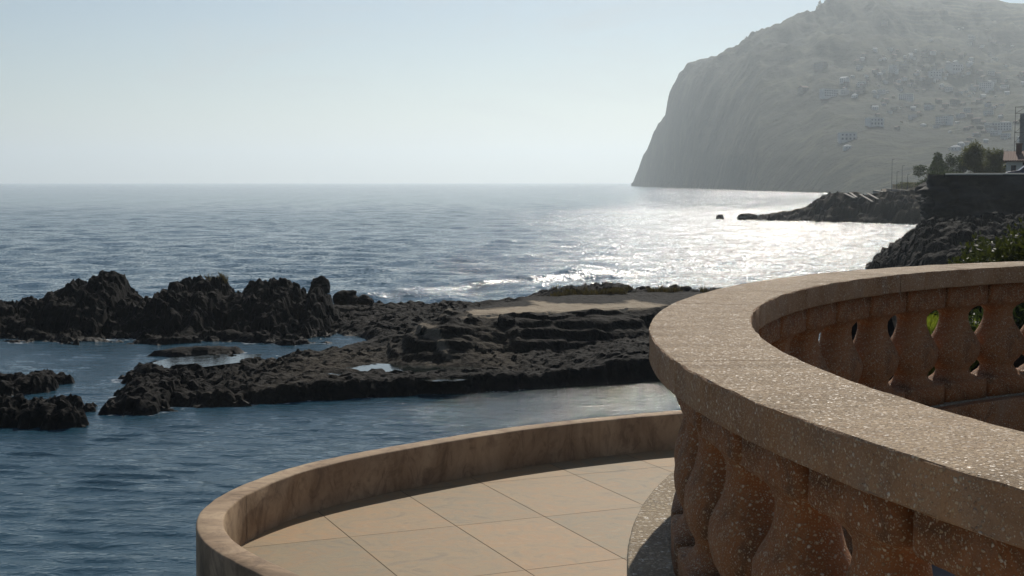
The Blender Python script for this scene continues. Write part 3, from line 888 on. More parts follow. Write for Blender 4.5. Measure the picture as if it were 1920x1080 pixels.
# ------------------------------------------------------------------ bank and shore on the right
m_soil = mottled('dry_soil', (0.045, 0.036, 0.026), (0.10, 0.08, 0.055), 1.5, 0.9, 0.6, 0.06)
def bank_h(X, Y):
    u = 960 + F * X / np.maximum(Y, 1)
    n = fbm(X * 0.5, Y * 0.5, 5, 0.55); k = ridged(X * 0.35, Y * 0.35, 5, 0.55)
    ridge = np.interp(u, [1520, 1600, 1680, 1760, 1850, 2100, 3200], [-1.5, 0.6, 2.4, 3.6, 4.2, 4.4, 4.4])
    z1 = np.minimum(ridge, 4.3) - 0.042 * np.clip(Y - 12, 0, 100)
    x90 = X * 90.0 / np.maximum(Y, 1)
    z2 = np.interp(x90, [23.0, 24.0, 25.4, 26.3, 27.0, 27.6, 28.5, 31, 40, 60], [-1.0, 0.1, 1.2, 1.85, 2.4, 2.95, 3.2, 3.4, 3.6, 3.6]) * np.exp(-np.abs((Y - 90) / 16) ** 3)
    far = np.exp(-np.abs((Y - 90) / 16) ** 3)
    z2 = ledges(z2, 0.5, X, Y, 0.7) - 1.5 * (1 - far)
    lum = 0.75 * blocks(X, Y, 2.4, 20) + 0.45 * blocks(X, Y, 1.0, 21) + 0.2 * blocks(X, Y, 0.45, 22) - 0.05
    near = 1 - sstep(20, 45, Y)
    z = np.maximum(z1 + (0.25 * n + 0.12 * k) * (1 - 0.5 * near) - 1.2 * (ridge < -0.5), z2 + lum * sstep(-0.5, 0.6, z2))
    hn = np.interp(u, [1480, 1530, 1570, 1690, 1730, 1850, 1900, 2100, 2600], [1.0, 3.2, 4.72, 4.72, 4.40, 4.38, 4.55, 4.7, 4.7])
    zn = hn - 3.5 * np.clip(np.abs(Y - 15.0) / 3.4 - 0.25, 0, 3) ** 1.5 + 0.30 * clinker(X, Y, 0.8, 24) * (u < 1725) - 0.1 + 0.06 * n
    z = np.maximum(z, zn)
    # keep clear of the balustrade and the tiled terrace
    dd = np.hypot(X - CX, Y - CY)
    z = np.where(dd < 7.2, np.minimum(z, 3.2), z)
    z = np.where((Y < 13.2) & (X < 8.6), np.minimum(z, 3.0), z)
    return z, {'sand': 0 * X, 'algae': 0 * X}
heightfield('shore', 2.5, 70, 9, 112, 0.14, 0.15, bank_h, m_rock, kind='structure')

def bank_z(x, y):
    z, _ = bank_h(np.array([[x]]), np.array([[y]])); return float(z[0, 0])

# foliage
def leaf_mat(name, c0, c1, trans=0.35):
    M = Mat(name, 0.55, 0.3)
    a = M.attr('tone')
    col = M.ramp(a, [(0.0, c0), (1.0, c1)])
    M.set(col)
    tr = M.n.new('ShaderNodeBsdfTranslucent'); mx = M.n.new('ShaderNodeMixShader')
    M.l.new(M.mix(1.0, col, (1.25, 1.35, 0.7), 'MULTIPLY'), tr.inputs[0])
    mx.inputs[0].default_value = trans
    M.l.new(M.b.outputs[0], mx.inputs[1]); M.l.new(tr.outputs[0], mx.inputs[2])
    M.l.new(mx.outputs[0], M.n['Material Output'].inputs[0])
    return M.m
m_leaf = leaf_mat('bush_leaf', (0.018, 0.026, 0.010), (0.075, 0.078, 0.026))
m_leaf_dark = leaf_mat('dark_leaf', (0.018, 0.028, 0.012), (0.05, 0.065, 0.025))
m_leaf_olive = leaf_mat('olive_leaf', (0.06, 0.065, 0.025), (0.13, 0.125, 0.05))
m_grass = leaf_mat('grass_blade', (0.10, 0.13, 0.02), (0.24, 0.26, 0.05), 0.5)
m_dry = leaf_mat('dry_blade', (0.045, 0.033, 0.016), (0.11, 0.08, 0.036), 0.3)
m_bark = mottled('bark', (0.04, 0.03, 0.022), (0.09, 0.07, 0.05), 8)

def leaves_mesh(name, blobs, n, size, seed, aspect=0.5, droop=0.0):
    """many small folded leaves spread through overlapping clumps: blobs = [(x,y,z,rx,ry,rz)]"""
    r = np.random.default_rng(seed)
    vol = np.array([b[3] * b[4] * b[5] for b in blobs]) ** 0.7; vol /= vol.sum()
    which = r.choice(len(blobs), n, p=vol)
    B = np.array(blobs)[which]
    d = r.normal(size=(n, 3)); d /= np.linalg.norm(d, axis=1)[:, None]
    rad = r.random(n) ** 0.42
    lump = 1 + 0.35 * vnoise3(d * 2.6 + which[:, None] * 7.1)
    P = B[:, :3] + d * B[:, 3:] * (rad * lump)[:, None]
    ax = r.normal(size=(n, 3)) + d * 0.8; ax[:, 2] -= droop; ax /= np.linalg.norm(ax, axis=1)[:, None]
    sd = np.cross(ax, r.normal(size=(n, 3))); sd /= np.linalg.norm(sd, axis=1)[:, None]
    nn = np.cross(ax, sd)
    L = (size * (0.6 + 0.8 * r.random(n)))[:, None]; W = L * aspect
    V = np.stack([P, P + ax * L * 0.5 + sd * W * 0.5 + nn * L * 0.08, P + ax * L, P + ax * L * 0.5 - sd * W * 0.5 + nn * L * 0.08], 1)
    me = mesh_from(name, V.reshape(-1, 3), np.arange(4 * n).reshape(-1, 4), False)
    clump = 0.5 + 0.5 * vnoise3(P / (np.mean([b[3] for b in blobs]) * 0.55) + seed)
    tone = np.clip(0.55 * clump + 0.45 * r.random(n), 0, 1)
    point_attr(me, 'tone', np.repeat(tone, 4))
    return me

def bush(name, x, y, z, w, h, n, size, mat, label, cat, group, seed, aspect=0.5):
    o = empty(name, (x, y, z))
    r = random.Random(seed)
    blobs = []
    for k in range(9):
        a = r.random() * 6.28; q = r.random() ** 0.5
        blobs.append((w * 0.55 * q * math.cos(a), w * 0.45 * q * math.sin(a), h * (0.25 + 0.5 * r.random() * (1.1 - q * 0.6)), w * r.uniform(0.2, 0.34), w * r.uniform(0.2, 0.34), h * r.uniform(0.2, 0.34)))
    me = leaves_mesh('foliage', blobs, n, size, seed, aspect)
    link('foliage', me, mat, o)
    mb = MB()
    for b in blobs:
        mb.tube([(b[0] * 0.15, b[1] * 0.15, -0.15), (b[0] * 0.6, b[1] * 0.6, b[2] * 0.55), (b[0], b[1], b[2])], [0.018 * w, 0.012 * w, 0.005 * w], 5)
    mb.build('stems', m_bark, o, True)
    return tag(o, label, cat, group)

GB = 'leafy bushes on the bank beyond the balustrade'
for u, v_top, d, w, n, lab in ((1905, 434, 15.5, 1.0, 5200, 'tallest green leafy bush above the handrail at the right edge'),
                               (1868, 452, 16.5, 0.75, 3200, 'round yellow-green bush second from the right above the handrail'),
                               (1834, 468, 18.0, 0.5, 2200, 'green bush with a knobbly top between the round bush and the low sprig'),
                               (1806, 484, 17.0, 0.36, 1100, 'lowest leafy sprig at the left end of the bushes above the handrail'),
                               (1975, 425, 15.0, 1.2, 3500, 'big green bush cut off by the right edge of view')):
    p = at_d(u, v_top, d); zb = bank_z(p[0], p[1])
    bush('bush', p[0], p[1], zb, w, (p[2] - zb) * 1.22, n, 0.075, m_leaf, lab, 'bush', GB, int(u))
for u, v, d, w, h, lab in ((1745, 580, 15.3, 0.9, 0.55, 'dark leafy shrub seen through the balustrade behind bright grass'),
                           (1905, 585, 14.0, 0.9, 0.55, 'dark shrub glimpsed through the gap at the right edge of the balustrade')):
    p = at_d(u, v, d); zb = bank_z(p[0], p[1])
    bush('shrub', p[0], p[1], min(zb, p[2] - 0.25), w, h, 2600, 0.06, m_leaf_dark, lab, 'shrub', 'low shrubs on the bank', int(u) + 7)

def blades(name, pts, hgt, mat, seed, lean=0.35, width=0.006, **props):
    r = np.random.default_rng(seed); n = len(pts); P = np.asarray(pts, float)
    a = r.random(n) * 6.28; L = hgt * (0.5 + 0.8 * r.random(n))
    dx, dy = np.cos(a) * lean * L, np.sin(a) * lean * L
    b = r.random(n) * 6.28; wx, wy = np.cos(b) * width, np.sin(b) * width
    V = np.stack([P + np.stack([wx, wy, 0 * a], 1), P - np.stack([wx, wy, 0 * a], 1),
                  P + np.stack([dx * 0.4 - wx * 0.6, dy * 0.4 - wy * 0.6, L * 0.6], 1), P + np.stack([dx, dy, L], 1)], 1)
    me = mesh_from(name, V.reshape(-1, 3), np.arange(4 * n).reshape(-1, 4), False)
    point_attr(me, 'tone', np.repeat(r.random(n), 4))
    return tag(link(name, me, mat), **props)
def bank_pts(u0, u1, d0, d1, n, seed):
    r = np.random.default_rng(seed); u = r.uniform(u0, u1, n); d = r.uniform(d0, d1, n)
    X = (u - 960) / F * d; Y = d
    Z, _ = bank_h(X[None], Y[None]); return np.stack([X, Y, Z[0] - 0.02], 1)
blades('grass', bank_pts(1722, 1850, 13.5, 15.2, 9000, 2), 0.24, m_grass, 3, kind='stuff')
# dry tufts on the hump of the reef
def reef_pts(u0, u1, d0, d1, n, seed, thr=0.0):
    r = np.random.default_rng(seed); u = r.uniform(u0, u1, n); d = r.uniform(d0, d1, n)
    X = (u - 960) / F * d; Y = d
    k = fbm(X * 0.8, Y * 0.8, 3) > thr
    Z, _ = reef_height(X[None], Y[None]); return np.stack([X, Y, Z[0] - 0.02], 1)[k]
blades('grass', np.concatenate([reef_pts(1020, 1185, 52.6, 54.5, 5000, 6, 0.1), reef_pts(1215, 1330, 53.5, 54.6, 1500, 9, 0.15), reef_pts(385, 425, 56.3, 57.4, 500, 4, -1)]), 0.22, m_dry, 5, 0.5, 0.016, kind='stuff')

# ------------------------------------------------------------------ sea cliff with its terrace on the right
D_CL = 105.0
def build_cliff():
    zt = 6.62
    x_l = (1746 - 960) / F * D_CL
    path = [(x_l * 280 / D_CL + 3.0, 280), (x_l * 200 / D_CL + 2.0, 200), (x_l * 140 / D_CL + 1.0, 140), (x_l * 112 / D_CL + 0.2, 112), (x_l + 0.1, D_CL + 1.5), (x_l + 1.0, D_CL), (x_l + 8, D_CL - 1), (x_l + 25, D_CL - 5), (x_l + 60, D_CL - 16)]
    C = catmull(path, 0.35)
    t = np.gradient(C, axis=0); t /= np.linalg.norm(t, axis=1)[:, None]
    n = np.stack([t[:, 1], -t[:, 0]], 1)
    rows = np.linspace(-1.0, zt, 56)
    V = []
    for z in rows:
        q = np.stack([C[:, 0], C[:, 1], np.full(len(C), z)], 1)
        top = 1 - sstep(zt - 1.0, zt - 0.1, z)
        off = (1.5 * fbm3(q * np.array([0.30, 0.30, 0.5]), 5, 0.6) + 0.35 * np.abs(fbm3(q * 1.3, 4))) * (0.12 + 0.88 * top) + 0.9 * (1 - sstep(-1, 2.5, z)) + 0.35 * np.exp(-((z - 4.6) / 1.0) ** 2)
        V.append(np.stack([C[:, 0] + n[:, 0] * off, C[:, 1] + n[:, 1] * off, q[:, 2]], 1))
    inset = C - n * 0.5
    V.append(np.stack([inset[:, 0], inset[:, 1], np.full(len(C), zt)], 1))
    V.append(np.stack([inset[:, 0], inset[:, 1], np.full(len(C), 6.1)], 1))
    V.append(np.stack([np.full(len(C), x_l + 75.0), C[:, 1] + 10, np.full(len(C), 6.1)], 1))
    V = np.array(V); nr, nc = V.shape[:2]
    me = mesh_from('cliff', V.reshape(-1, 3), grid_faces(nr, nc), True)
    o = link('cliff', me, m_cliff); tag(o, kind='structure')
    # pale coping along the cliff top
    k0 = int(np.argmin(np.abs(C[:, 0] - (x_l + 1.0)) + np.abs(C[:, 1] - D_CL)))
    S = C[k0:]; ns = n[k0:]
    pr = [(0.10 * math.cos(q) - 0.02, zt + 0.10 * math.sin(q)) for q in np.radians(np.linspace(-20, 90, 9))] + [(-0.5, zt + 0.10), (-0.5, zt - 0.02)]
    V = np.array([np.stack([S[:, 0] + ns[:, 0] * a, S[:, 1] + ns[:, 1] * a, np.full(len(S), z)], 1) for a, z in pr])
    me = mesh_from('parapet', V.reshape(-1, 3), grid_faces(len(pr), len(S)), True)
    tag(link('parapet', me, m_coping), 'pale flat coping along the top of the dark cliff', 'parapet')
    return x_l
def cliff_mat():
    M = Mat('cliff_rock', 0.85, 0.2)
    n1 = M.noise(0.5, 7, 0.65, 0.5)
    col = M.ramp(n1, [(0.3, (0.006, 0.006, 0.006)), (0.55, (0.020, 0.0185, 0.017)), (0.75, (0.055, 0.047, 0.039))])
    return M.set(col, None, M.bump(M.noise(3, 7, 0.7), 0.7, 0.2))
m_cliff = cliff_mat()
m_coping = mottled('coping', (0.55, 0.48, 0.37), (0.72, 0.65, 0.52), 2)
XL = build_cliff()
p = at_d(1768, 318, 106); bush('shrub', p[0], p[1], 6.3, 1.7, 0.9, 1500, 0.11, m_leaf_dark, 'dark shrub hanging over the left corner of the cliff top', 'shrub', None, 71)
for u, w, h, lab in ((1803, 0.55, 0.42, 'small dark plant on the cliff coping, left of two'), (1832, 0.9, 0.38, 'wider low dark plant on the cliff coping'),):
    p = at_d(u, 321, 106); bush('shrub', p[0], p[1], 6.45, w, h, 420, 0.09, m_leaf_dark, lab, 'plant', None, u)

# trees behind the cliff terrace
def tree(name, u, v_top, d, zb, w, h_px, n, size, mat, label, seed, droop=0.0, feather=False):
    p = at_d(u, v_top, d); h = p[2] - zb
    o = empty(name, (p[0], p[1], zb))
    r = random.Random(seed); blobs = []
    for k in range(14):
        a = r.random() * 6.28; q = r.random() ** 0.5; zz = r.uniform(0.28, 0.92)
        s = (1.15 - abs(zz - 0.5)) * w * 0.42
        blobs.append((s * q * math.cos(a), s * q * math.sin(a), h * zz, w * r.uniform(0.12, 0.24), w * r.uniform(0.12, 0.24), h * r.uniform(0.08, 0.17) * (1.5 if feather else 1)))
    link('crown', leaves_mesh('crown', blobs, n, size, seed, 0.22 if feather else 0.5, droop), mat, o)
    mb = MB(); mb.tube([(0, 0, -0.3), (0.05, 0, h * 0.3), (0.1, 0.05, h * 0.6), (0.12, 0, h * 0.85)], [0.16, 0.13, 0.09, 0.03], 7)
    for b in blobs:
        mb.tube([(0.07, 0, min(h * 0.5, b[2] * 0.6)), (b[0] * 0.6, b[1] * 0.6, b[2] * 0.85), (b[0], b[1], b[2])], [0.06, 0.04, 0.015], 5)
    mb.build('trunk', m_bark, o, True)
    return tag(o, label, 'tree', 'trees behind the cliff top')
tree('broadleaf_tree', 1748, 302, 165, 4.6, 4.2, 30, 4200, 0.22, m_leaf_dark, 'dark round tree at the left end of the trees above the cliff', 1)
tree('broadleaf_tree', 1772, 288, 175, 5.0, 3.4, 36, 3600, 0.22, m_leaf_dark, 'dark tree with a bushy top second from the left above the cliff', 2)
tree('feathery_tree', 1828, 272, 150, 5.9, 3.0, 50, 5200, 0.34, m_leaf_olive, 'tall feathery olive tree with a pointed top above the cliff', 3, 0.7, True)
tree('feathery_tree', 1856, 280, 152, 5.9, 3.6, 45, 5600, 0.34, m_leaf_olive, 'broad drooping yellow-green tree left of the white house', 4, 0.9, True)
tree('broadleaf_tree', 1878, 284, 158, 5.9, 2.8, 40, 3200, 0.24, m_leaf_dark, 'dark tree pressed between the drooping tree and the white house', 5)
tree('broadleaf_tree', 1806, 292, 185, 5.5, 3.2, 30, 2800, 0.24, m_leaf_dark, 'grey-green tree half hidden behind the feathery trees', 6)

# house on the cliff terrace
m_cream = mottled('cream_wall', (0.66, 0.60, 0.48), (0.78, 0.72, 0.60), 1.2, 0.9, 0.1)
m_rooftile = mottled('roof_tile', (0.11, 0.062, 0.045), (0.16, 0.09, 0.066), 5, 0.85, 0.5, 0.03)
m_darkglass = mottled('window_glass', (0.02, 0.022, 0.025), (0.04, 0.042, 0.045), 2, 0.15, 0.0, spec=0.5)
m_shutter = mottled('brown_shutter', (0.10, 0.05, 0.03), (0.15, 0.08, 0.05), 6)
m_grey = mottled('grey_concrete', (0.13, 0.13, 0.13), (0.22, 0.215, 0.21), 0.6)
m_metal = mottled('dark_metal', (0.03, 0.03, 0.03), (0.06, 0.06, 0.06), 4, 0.5)
def house():
    d = 132.0; x0 = (1883 - 960) / F * d; o = empty('house', (x0, d, 6.0), -math.atan2(x0, d) - 0.02); o.scale = (0.92, 0.92, 0.88)
    tag(o, 'cream house with a red tiled roof and chimney on the cliff terrace', 'house')
    mb = MB(); mb.box(0, 9, 0, 7, -0.3, 2.4)
    mb.add([(0.0, 0, 2.4), (0.0, 7, 2.4), (0.0, 3.5, 3.4)], [(0, 2, 1)])
    mb.build('wall', m_cream, o)
    rf = MB()
    def slab(a, b, c, e, t=0.12):
        A = [Vector(q) for q in (a, b, c, e)]
        rf.add([*A, *[q + Vector((0, 0, t)) for q in A]], [(3, 2, 1, 0), (4, 5, 6, 7), (0, 1, 5, 4), (1, 2, 6, 5), (2, 3, 7, 6), (3, 0, 4, 7)])
    slab((-0.35, -0.4, 2.32), (9.3, -0.4, 2.32), (9.3, 3.5, 3.42), (-0.35, 3.5, 3.42))
    slab((-0.35, 3.5, 3.423), (9.3, 3.5, 3.423), (9.3, 7.4, 2.32), (-0.35, 7.4, 2.32))
    for i in range(40):
        x = -0.3 + i * 0.24
        rf.tube([(x, -0.42, 2.44), (x, 3.5, 3.55)], 0.05, 5)
    r = rf.build('roof', m_rooftile, o)
    ch = MB(); ch.box(0.9, 1.5, 2.2, 2.8, 2.9, 4.3); ch.box(0.84, 1.56, 2.14, 2.86, 4.303, 4.42)
    ch.build('chimney', m_rooftile, r)
    for x, w, zz, hh in ((0.55, 0.38, 0.9, 0.95), (1.7, 0.8, 1.2, 1.0), (3.4, 0.9, 1.0, 1.1)):
        f = MB()
        f.box(x - 0.06, x, -0.04, 0.02, zz - 0.06, zz + hh + 0.06); f.box(x + w, x + w + 0.06, -0.04, 0.02, zz - 0.06, zz + hh + 0.06)
        f.box(x, x + w, -0.04, 0.02, zz - 0.06, zz); f.box(x, x + w, -0.04, 0.02, zz + hh, zz + hh + 0.06)
        fr = f.build('window', m_shutter, o)
        g = MB(); g.box(x, x + w, -0.02, 0.02, zz, zz + hh); g.build('pane', m_darkglass, fr)
house()

def tower():
    d = 250.0; x0 = (1906 - 960) / F * d; o = empty('tower_block', (x0, d, 5.5), -math.atan2(x0, d) - 0.02)
    tag(o, 'tall grey unfinished building wrapped in scaffolding above the house', 'building')
    top = EYE + (342 - 212) / F * d - 5.5
    mb = MB(); mb.box(0, 9, 0, 9, -1, top - 0.3)
    for k in range(4): mb.box(-0.12, 9.12, -0.12, 9.12, 2.6 + 3.1 * k, 2.8 + 3.1 * k)
    mb.build('wall', m_grey, o)
    for k in range(4):
        for j in range(3):
            w = MB(); w.box(1.0 + j * 2.6, 2.2 + j * 2.6, -0.05, 0.1, 3.3 + 3.1 * k - 3.1, 4.9 + 3.1 * k - 3.1); w.build('window', m_darkglass, o)
    s = MB()
    for i in range(6):
        x = -0.8 + i * 1.9
        s.tube([(x, -0.9, -1), (x, -0.9, top + 1.0)], 0.05, 5)
    for k in range(8):
        z = 1.0 + k * 1.75
        if z < top + 1.0:
            s.tube([(-0.9, -0.9, z), (9.2, -0.9, z)], 0.04, 5)
            s.tube([(-0.8, -0.9, z), (1.1, -0.9, min(z + 1.75, top + 1))], 0.03, 5); s.tube([(1.1, -0.9, min(z + 1.75, top + 1)), (3.0, -0.9, z)], 0.03, 5)
    s.tube([(-0.9, -0.9, top + 0.95), (9.2, -0.9, top + 0.95)], 0.05, 5)
    s.build('scaffold', m_metal, o)
tower()

def car():
    d = 112.0; x0 = (1884 - 960) / F * d
    o = empty('parked_car', (x0, d, 6.1), -0.25); tag(o, 'dark blue parked car behind the cliff coping at the right edge', 'car')
    m_paint = Mat('blue_paint', 0.3, 0.5).set((0.02, 0.025, 0.07))
    side = [(0, 0.35), (0.05, 0.75), (0.35, 0.82), (1.0, 0.9), (1.6, 1.38), (2.0, 1.46), (2.9, 1.45), (3.4, 1.25), (3.9, 0.95), (4.25, 0.9), (4.3, 0.4)]
    V, n = [], len(side)
    for y, k in ((0, 1.0), (0.12, 1.0), (1.58, 1.0), (1.7, 1.0)):
        for x, z in side:
            ins = 0.12 * max(0, z - 0.9) / 0.5
            V.append((x, y + (ins if y < 0.8 else -ins), z))
    fc = [(j * n + i, j * n + i + 1, (j + 1) * n + i + 1, (j + 1) * n + i) for j in range(3) for i in range(n - 1)]
    fc += [tuple(range(n - 1, -1, -1)), tuple(range(3 * n, 4 * n)), tuple(j * n for j in range(4)), tuple(j * n + n - 1 for j in range(3, -1, -1))]
    b = link('body', mesh_from('body', V, fc, False), m_paint, o)
    g = MB(); g.add([(1.1, 0.02, 0.92), (1.62, 0.1, 1.34), (2.85, 0.1, 1.36), (3.5, 0.02, 0.98)], [(0, 1, 2, 3)]); 
    g.v = [(x, y - 0.035, z) for x, y, z in g.v]; g.build('side_window', m_darkglass, b)
    for x in (0.8, 3.4):
        for y in (0.02, 1.5):
            w = MB(); w.tube([(x, y, 0.32), (x, y + 0.18, 0.32)], 0.32, 18); w.build('wheel', m_metal, o)
car()

# ------------------------------------------------------------------ low spit with its sea wall, slabs and poles
SP = crest([1395, 1415, 1440, 1480, 1498, 1520, 1536, 1548, 1580, 1620, 1645, 1660, 1700, 1760, 1900, 2200], [418, 407, 403, 397, 391, 386, 374, 363, 365, 366, 364, 362, 362, 362, 360, 355], 205.0)
def spit_h(X, Y):
    z0 = np.interp(X * 205.0 / Y, *SP)
    front = np.interp(X, [33, 40, 50, 60, 70, 110], [206, 204, 196, 186, 180, 160])
    n = fbm(X * 0.22, Y * 0.22, 5, 0.55); k = ridged(X * 0.2 + 4, Y * 0.2, 5, 0.55)
    u = 960 + F * X / Y
    f = sstep(-2, 12, Y - front + 3 * n)
    b = np.where(u > 1650, 1.0, 1 - sstep(214, 226, Y))
    z = ledges(z0 * f, 0.9, X * 0.3, Y * 0.3, 0.8)
    z = -0.6 + (z + 0.6) * f * b + (1.1 * blocks(X, Y, 3.4, 30) + 0.7 * blocks(X, Y, 1.5, 31) - 0.2) * f * b
    z = np.where((u > 1650) & (Y > 226), 4.4 + 0.1 * n, z)
    return z, {'sand': np.where((u > 1650) & (Y > 228), 0.4, 0.0), 'algae': np.clip(0.5 + n, 0, 1) * 0.6}
heightfield('spit', 32, 112, 158, 330, 0.35, 0.45, spit_h, m_rock, kind='structure')
m_slab = mottled('pale_slab', (0.16, 0.145, 0.12), (0.25, 0.225, 0.19), 1.5)
def quad_prism(mb, A, B, w, t):
    A, B = Vector(A), Vector(B); d = (B - A).normalized(); s = d.cross(Vector((0, 0, 1))).normalized() * w / 2; up = Vector((0, 0, t))
    q = [A - s, A + s, B + s, B - s]
    mb.add([*q, *[p + up for p in q]], [(3, 2, 1, 0), (4, 5, 6, 7), (0, 1, 5, 4), (1, 2, 6, 5), (2, 3, 7, 6), (3, 0, 4, 7)])
for i, (u0, v0, u1, v1) in enumerate(((1583, 363, 1602, 372), (1594, 362, 1606, 371), (1612, 365, 1636, 379), (1626, 363, 1646, 374))):
    mb = MB(); A = at_d(u0, v0, 203); B = at_d(u1, v1, 197); mid = (A + B) / 2
    quad_prism(mb, A - mid, B - mid, 0.34, 0.12); o = mb.build('concrete_slab', m_slab); o.location = mid
    tag(o, ['leftmost sloping pale slab on the rocky spit', 'second sloping pale slab from the left on the spit', 'longest sloping pale slab in the middle of the spit', 'rightmost sloping pale slab beside the sea wall'][i], 'slab', 'tilted slabs on the spit')
def sea_wall(pts, h, label):
    mb = MB(); cp = MB(); P = [at_d(u, v, d) for u, v, d in pts]; o = empty('sea_wall', P[0])
    for a, b in zip(P[:-1], P[1:]):
        quad_prism(mb, a - P[0] - np.array([0, 0, h]), b - P[0] - np.array([0, 0, h]), 0.5, h - 0.12); quad_prism(cp, a - P[0] - np.array([0, 0, 0.118]), b - P[0] - np.array([0, 0, 0.118]), 0.7, 0.14)
    mb.build('wall', m_grey, o); cp.build('coping', m_slab, o); tag(o, label, 'wall', 'low walls on the spit')
sea_wall([(1640, 357, 226), (1668, 361, 220)], 2.0, 'short pale-topped wall at the seaward corner of the spit')
sea_wall([(1664, 354, 240), (1700, 356, 236), (1800, 361, 226)], 2.2, 'long pale-topped wall running along the spit to the cliff')
sea_wall([(1725, 365, 206), (1800, 370, 202)], 1.6, 'lowest pale ledge on the spit touching the cliff edge')
p = at_d(1699, 343, 252); bush('shrub', p[0], p[1], 4.6, 2.6, 1.7, 1500, 0.22, m_leaf_olive, 'olive shrub on the spit beneath the poles', 'shrub', None, 90)
m_ochre = mottled('ochre_earth', (0.20, 0.15, 0.08), (0.30, 0.23, 0.13), 0.4)
mb = MB(); q = at_d(1735, 345, 258); mb.prism([(q[0] - 2.6, 256), (q[0] + 30, 250), (q[0] + 30, 275), (q[0] - 1.5, 275)], 3.5, 5.6); mb.prism([(q[0] - 0.5, 262), (q[0] + 30, 258), (q[0] + 30, 276), (q[0] + 0.6, 276)], 5.601, 6.0)
tag(mb.build('ground', m_ochre), kind='structure')
for u, vt, d, lab in ((1673, 299, 235, 'tallest slim dark pole on the spit'), (1682, 322, 242, 'short slim pole right of the tallest'), (1692, 311, 238, 'second tallest slim pole on the spit'), (1702, 327, 248, 'shortest slim pole, rightmost on the spit')):
    p = at_d(u, vt, d); mb = MB(); h = p[2] - 4.3
    mb.tube([(0, 0, 0), (0, 0, h * 0.5), (0, 0, h)], [0.055, 0.045, 0.03], 8)
    mb.tube([(0, 0, 0), (0, 0, 0.25)], 0.14, 8); mb.tube([(0, 0, h), (0.35, -0.2, h + 0.06)], [0.04, 0.03], 6)
    o = mb.build('pole', m_metal); o.location = (p[0], d, 4.3); tag(o, lab, 'pole', 'poles on the spit')

# ------------------------------------------------------------------ the headland
HU = [1183, 1195, 1205, 1212, 1222, 1232, 1245, 1249, 1252, 1262, 1270, 1280, 1296, 1330, 1360, 1395, 1405, 1440, 1480, 1510, 1530, 1560, 1600, 1650, 1740, 1800, 1837, 1857, 1880, 1920, 2020, 2200, 2600]
HV = [348, 320, 291, 280, 255, 237, 228, 205, 190, 170, 148, 135, 122, 114, 103, 86, 78, 67, 51, 39, 23, 14, 6, -2, -12, -8, 0, 5, 11, 12, 20, 60, 140]
SU = [1160, 1185, 1230, 1300, 1420, 1540, 1620, 1750, 1900, 2200, 2600]
SD = [2250, 2120, 1750, 1350, 960, 770, 690, 620, 560, 520, 500]
RU = [1160, 1185, 1230, 1300, 1420, 1540, 1700, 1840, 2000, 2600]
RD = [2300, 2150, 1950, 1750, 1650, 1700, 1800, 1900, 1900, 1600]
def hill_point(U, T):
    a_r = (342.0 - np.interp(U, HU, HV)) / F
    ds = np.interp(U, SU, SD); dr = np.interp(U, RU, RD)
    p = np.interp(U, [1185, 1400, 1500, 1700], [2.8, 2.6, 1.9, 1.25])
    d = ds + (dr - ds) * T
    g = 1 - (1 - np.clip(T, 0, 1)) ** p
    X = (U - 960) / F * d
    n = fbm(X * 0.009, d * 0.009, 5, 0.55); gul = ridged(X * 0.022 + 3, d * 0.004, 4, 0.5)
    w = np.clip(T * 6, 0, 1) * np.clip((1 - T) * 4, 0, 1)
    ang = a_r * g * (1 + w * (0.10 * n + 0.045 * gul)) 
    ang = ang + 0.0006 * fbm(X * 0.05, d * 0.02, 4) * np.clip(T * 6, 0, 1)
    z = EYE + ang * d - (EYE + 1.5) * (1 - np.clip(T * 12, 0, 1))
    over = np.clip(T - 1, 0, 10)
    z = np.where(T > 1, z - over * (dr - ds) * 0.45, z)
    return X, d, z
def build_hill():
    U = np.concatenate([np.arange(1183, 1320, 1.2), np.arange(1320, 1990, 2.2), np.arange(1990, 2600, 12)])
    T = np.concatenate([np.linspace(0, 1, 170), np.linspace(1.03, 1.6, 12)])
    TT, UU = np.meshgrid(T, U, indexing='ij')
    X, D, Z = hill_point(UU, TT)
    V = np.stack([X, D, Z], -1)
    # turn the seaward end away so that the cliff has a side
    me = mesh_from('hill', V.reshape(-1, 3), grid_faces(*X.shape), True)
    o = link('hill', me, m_hill); tag(o, kind='structure')
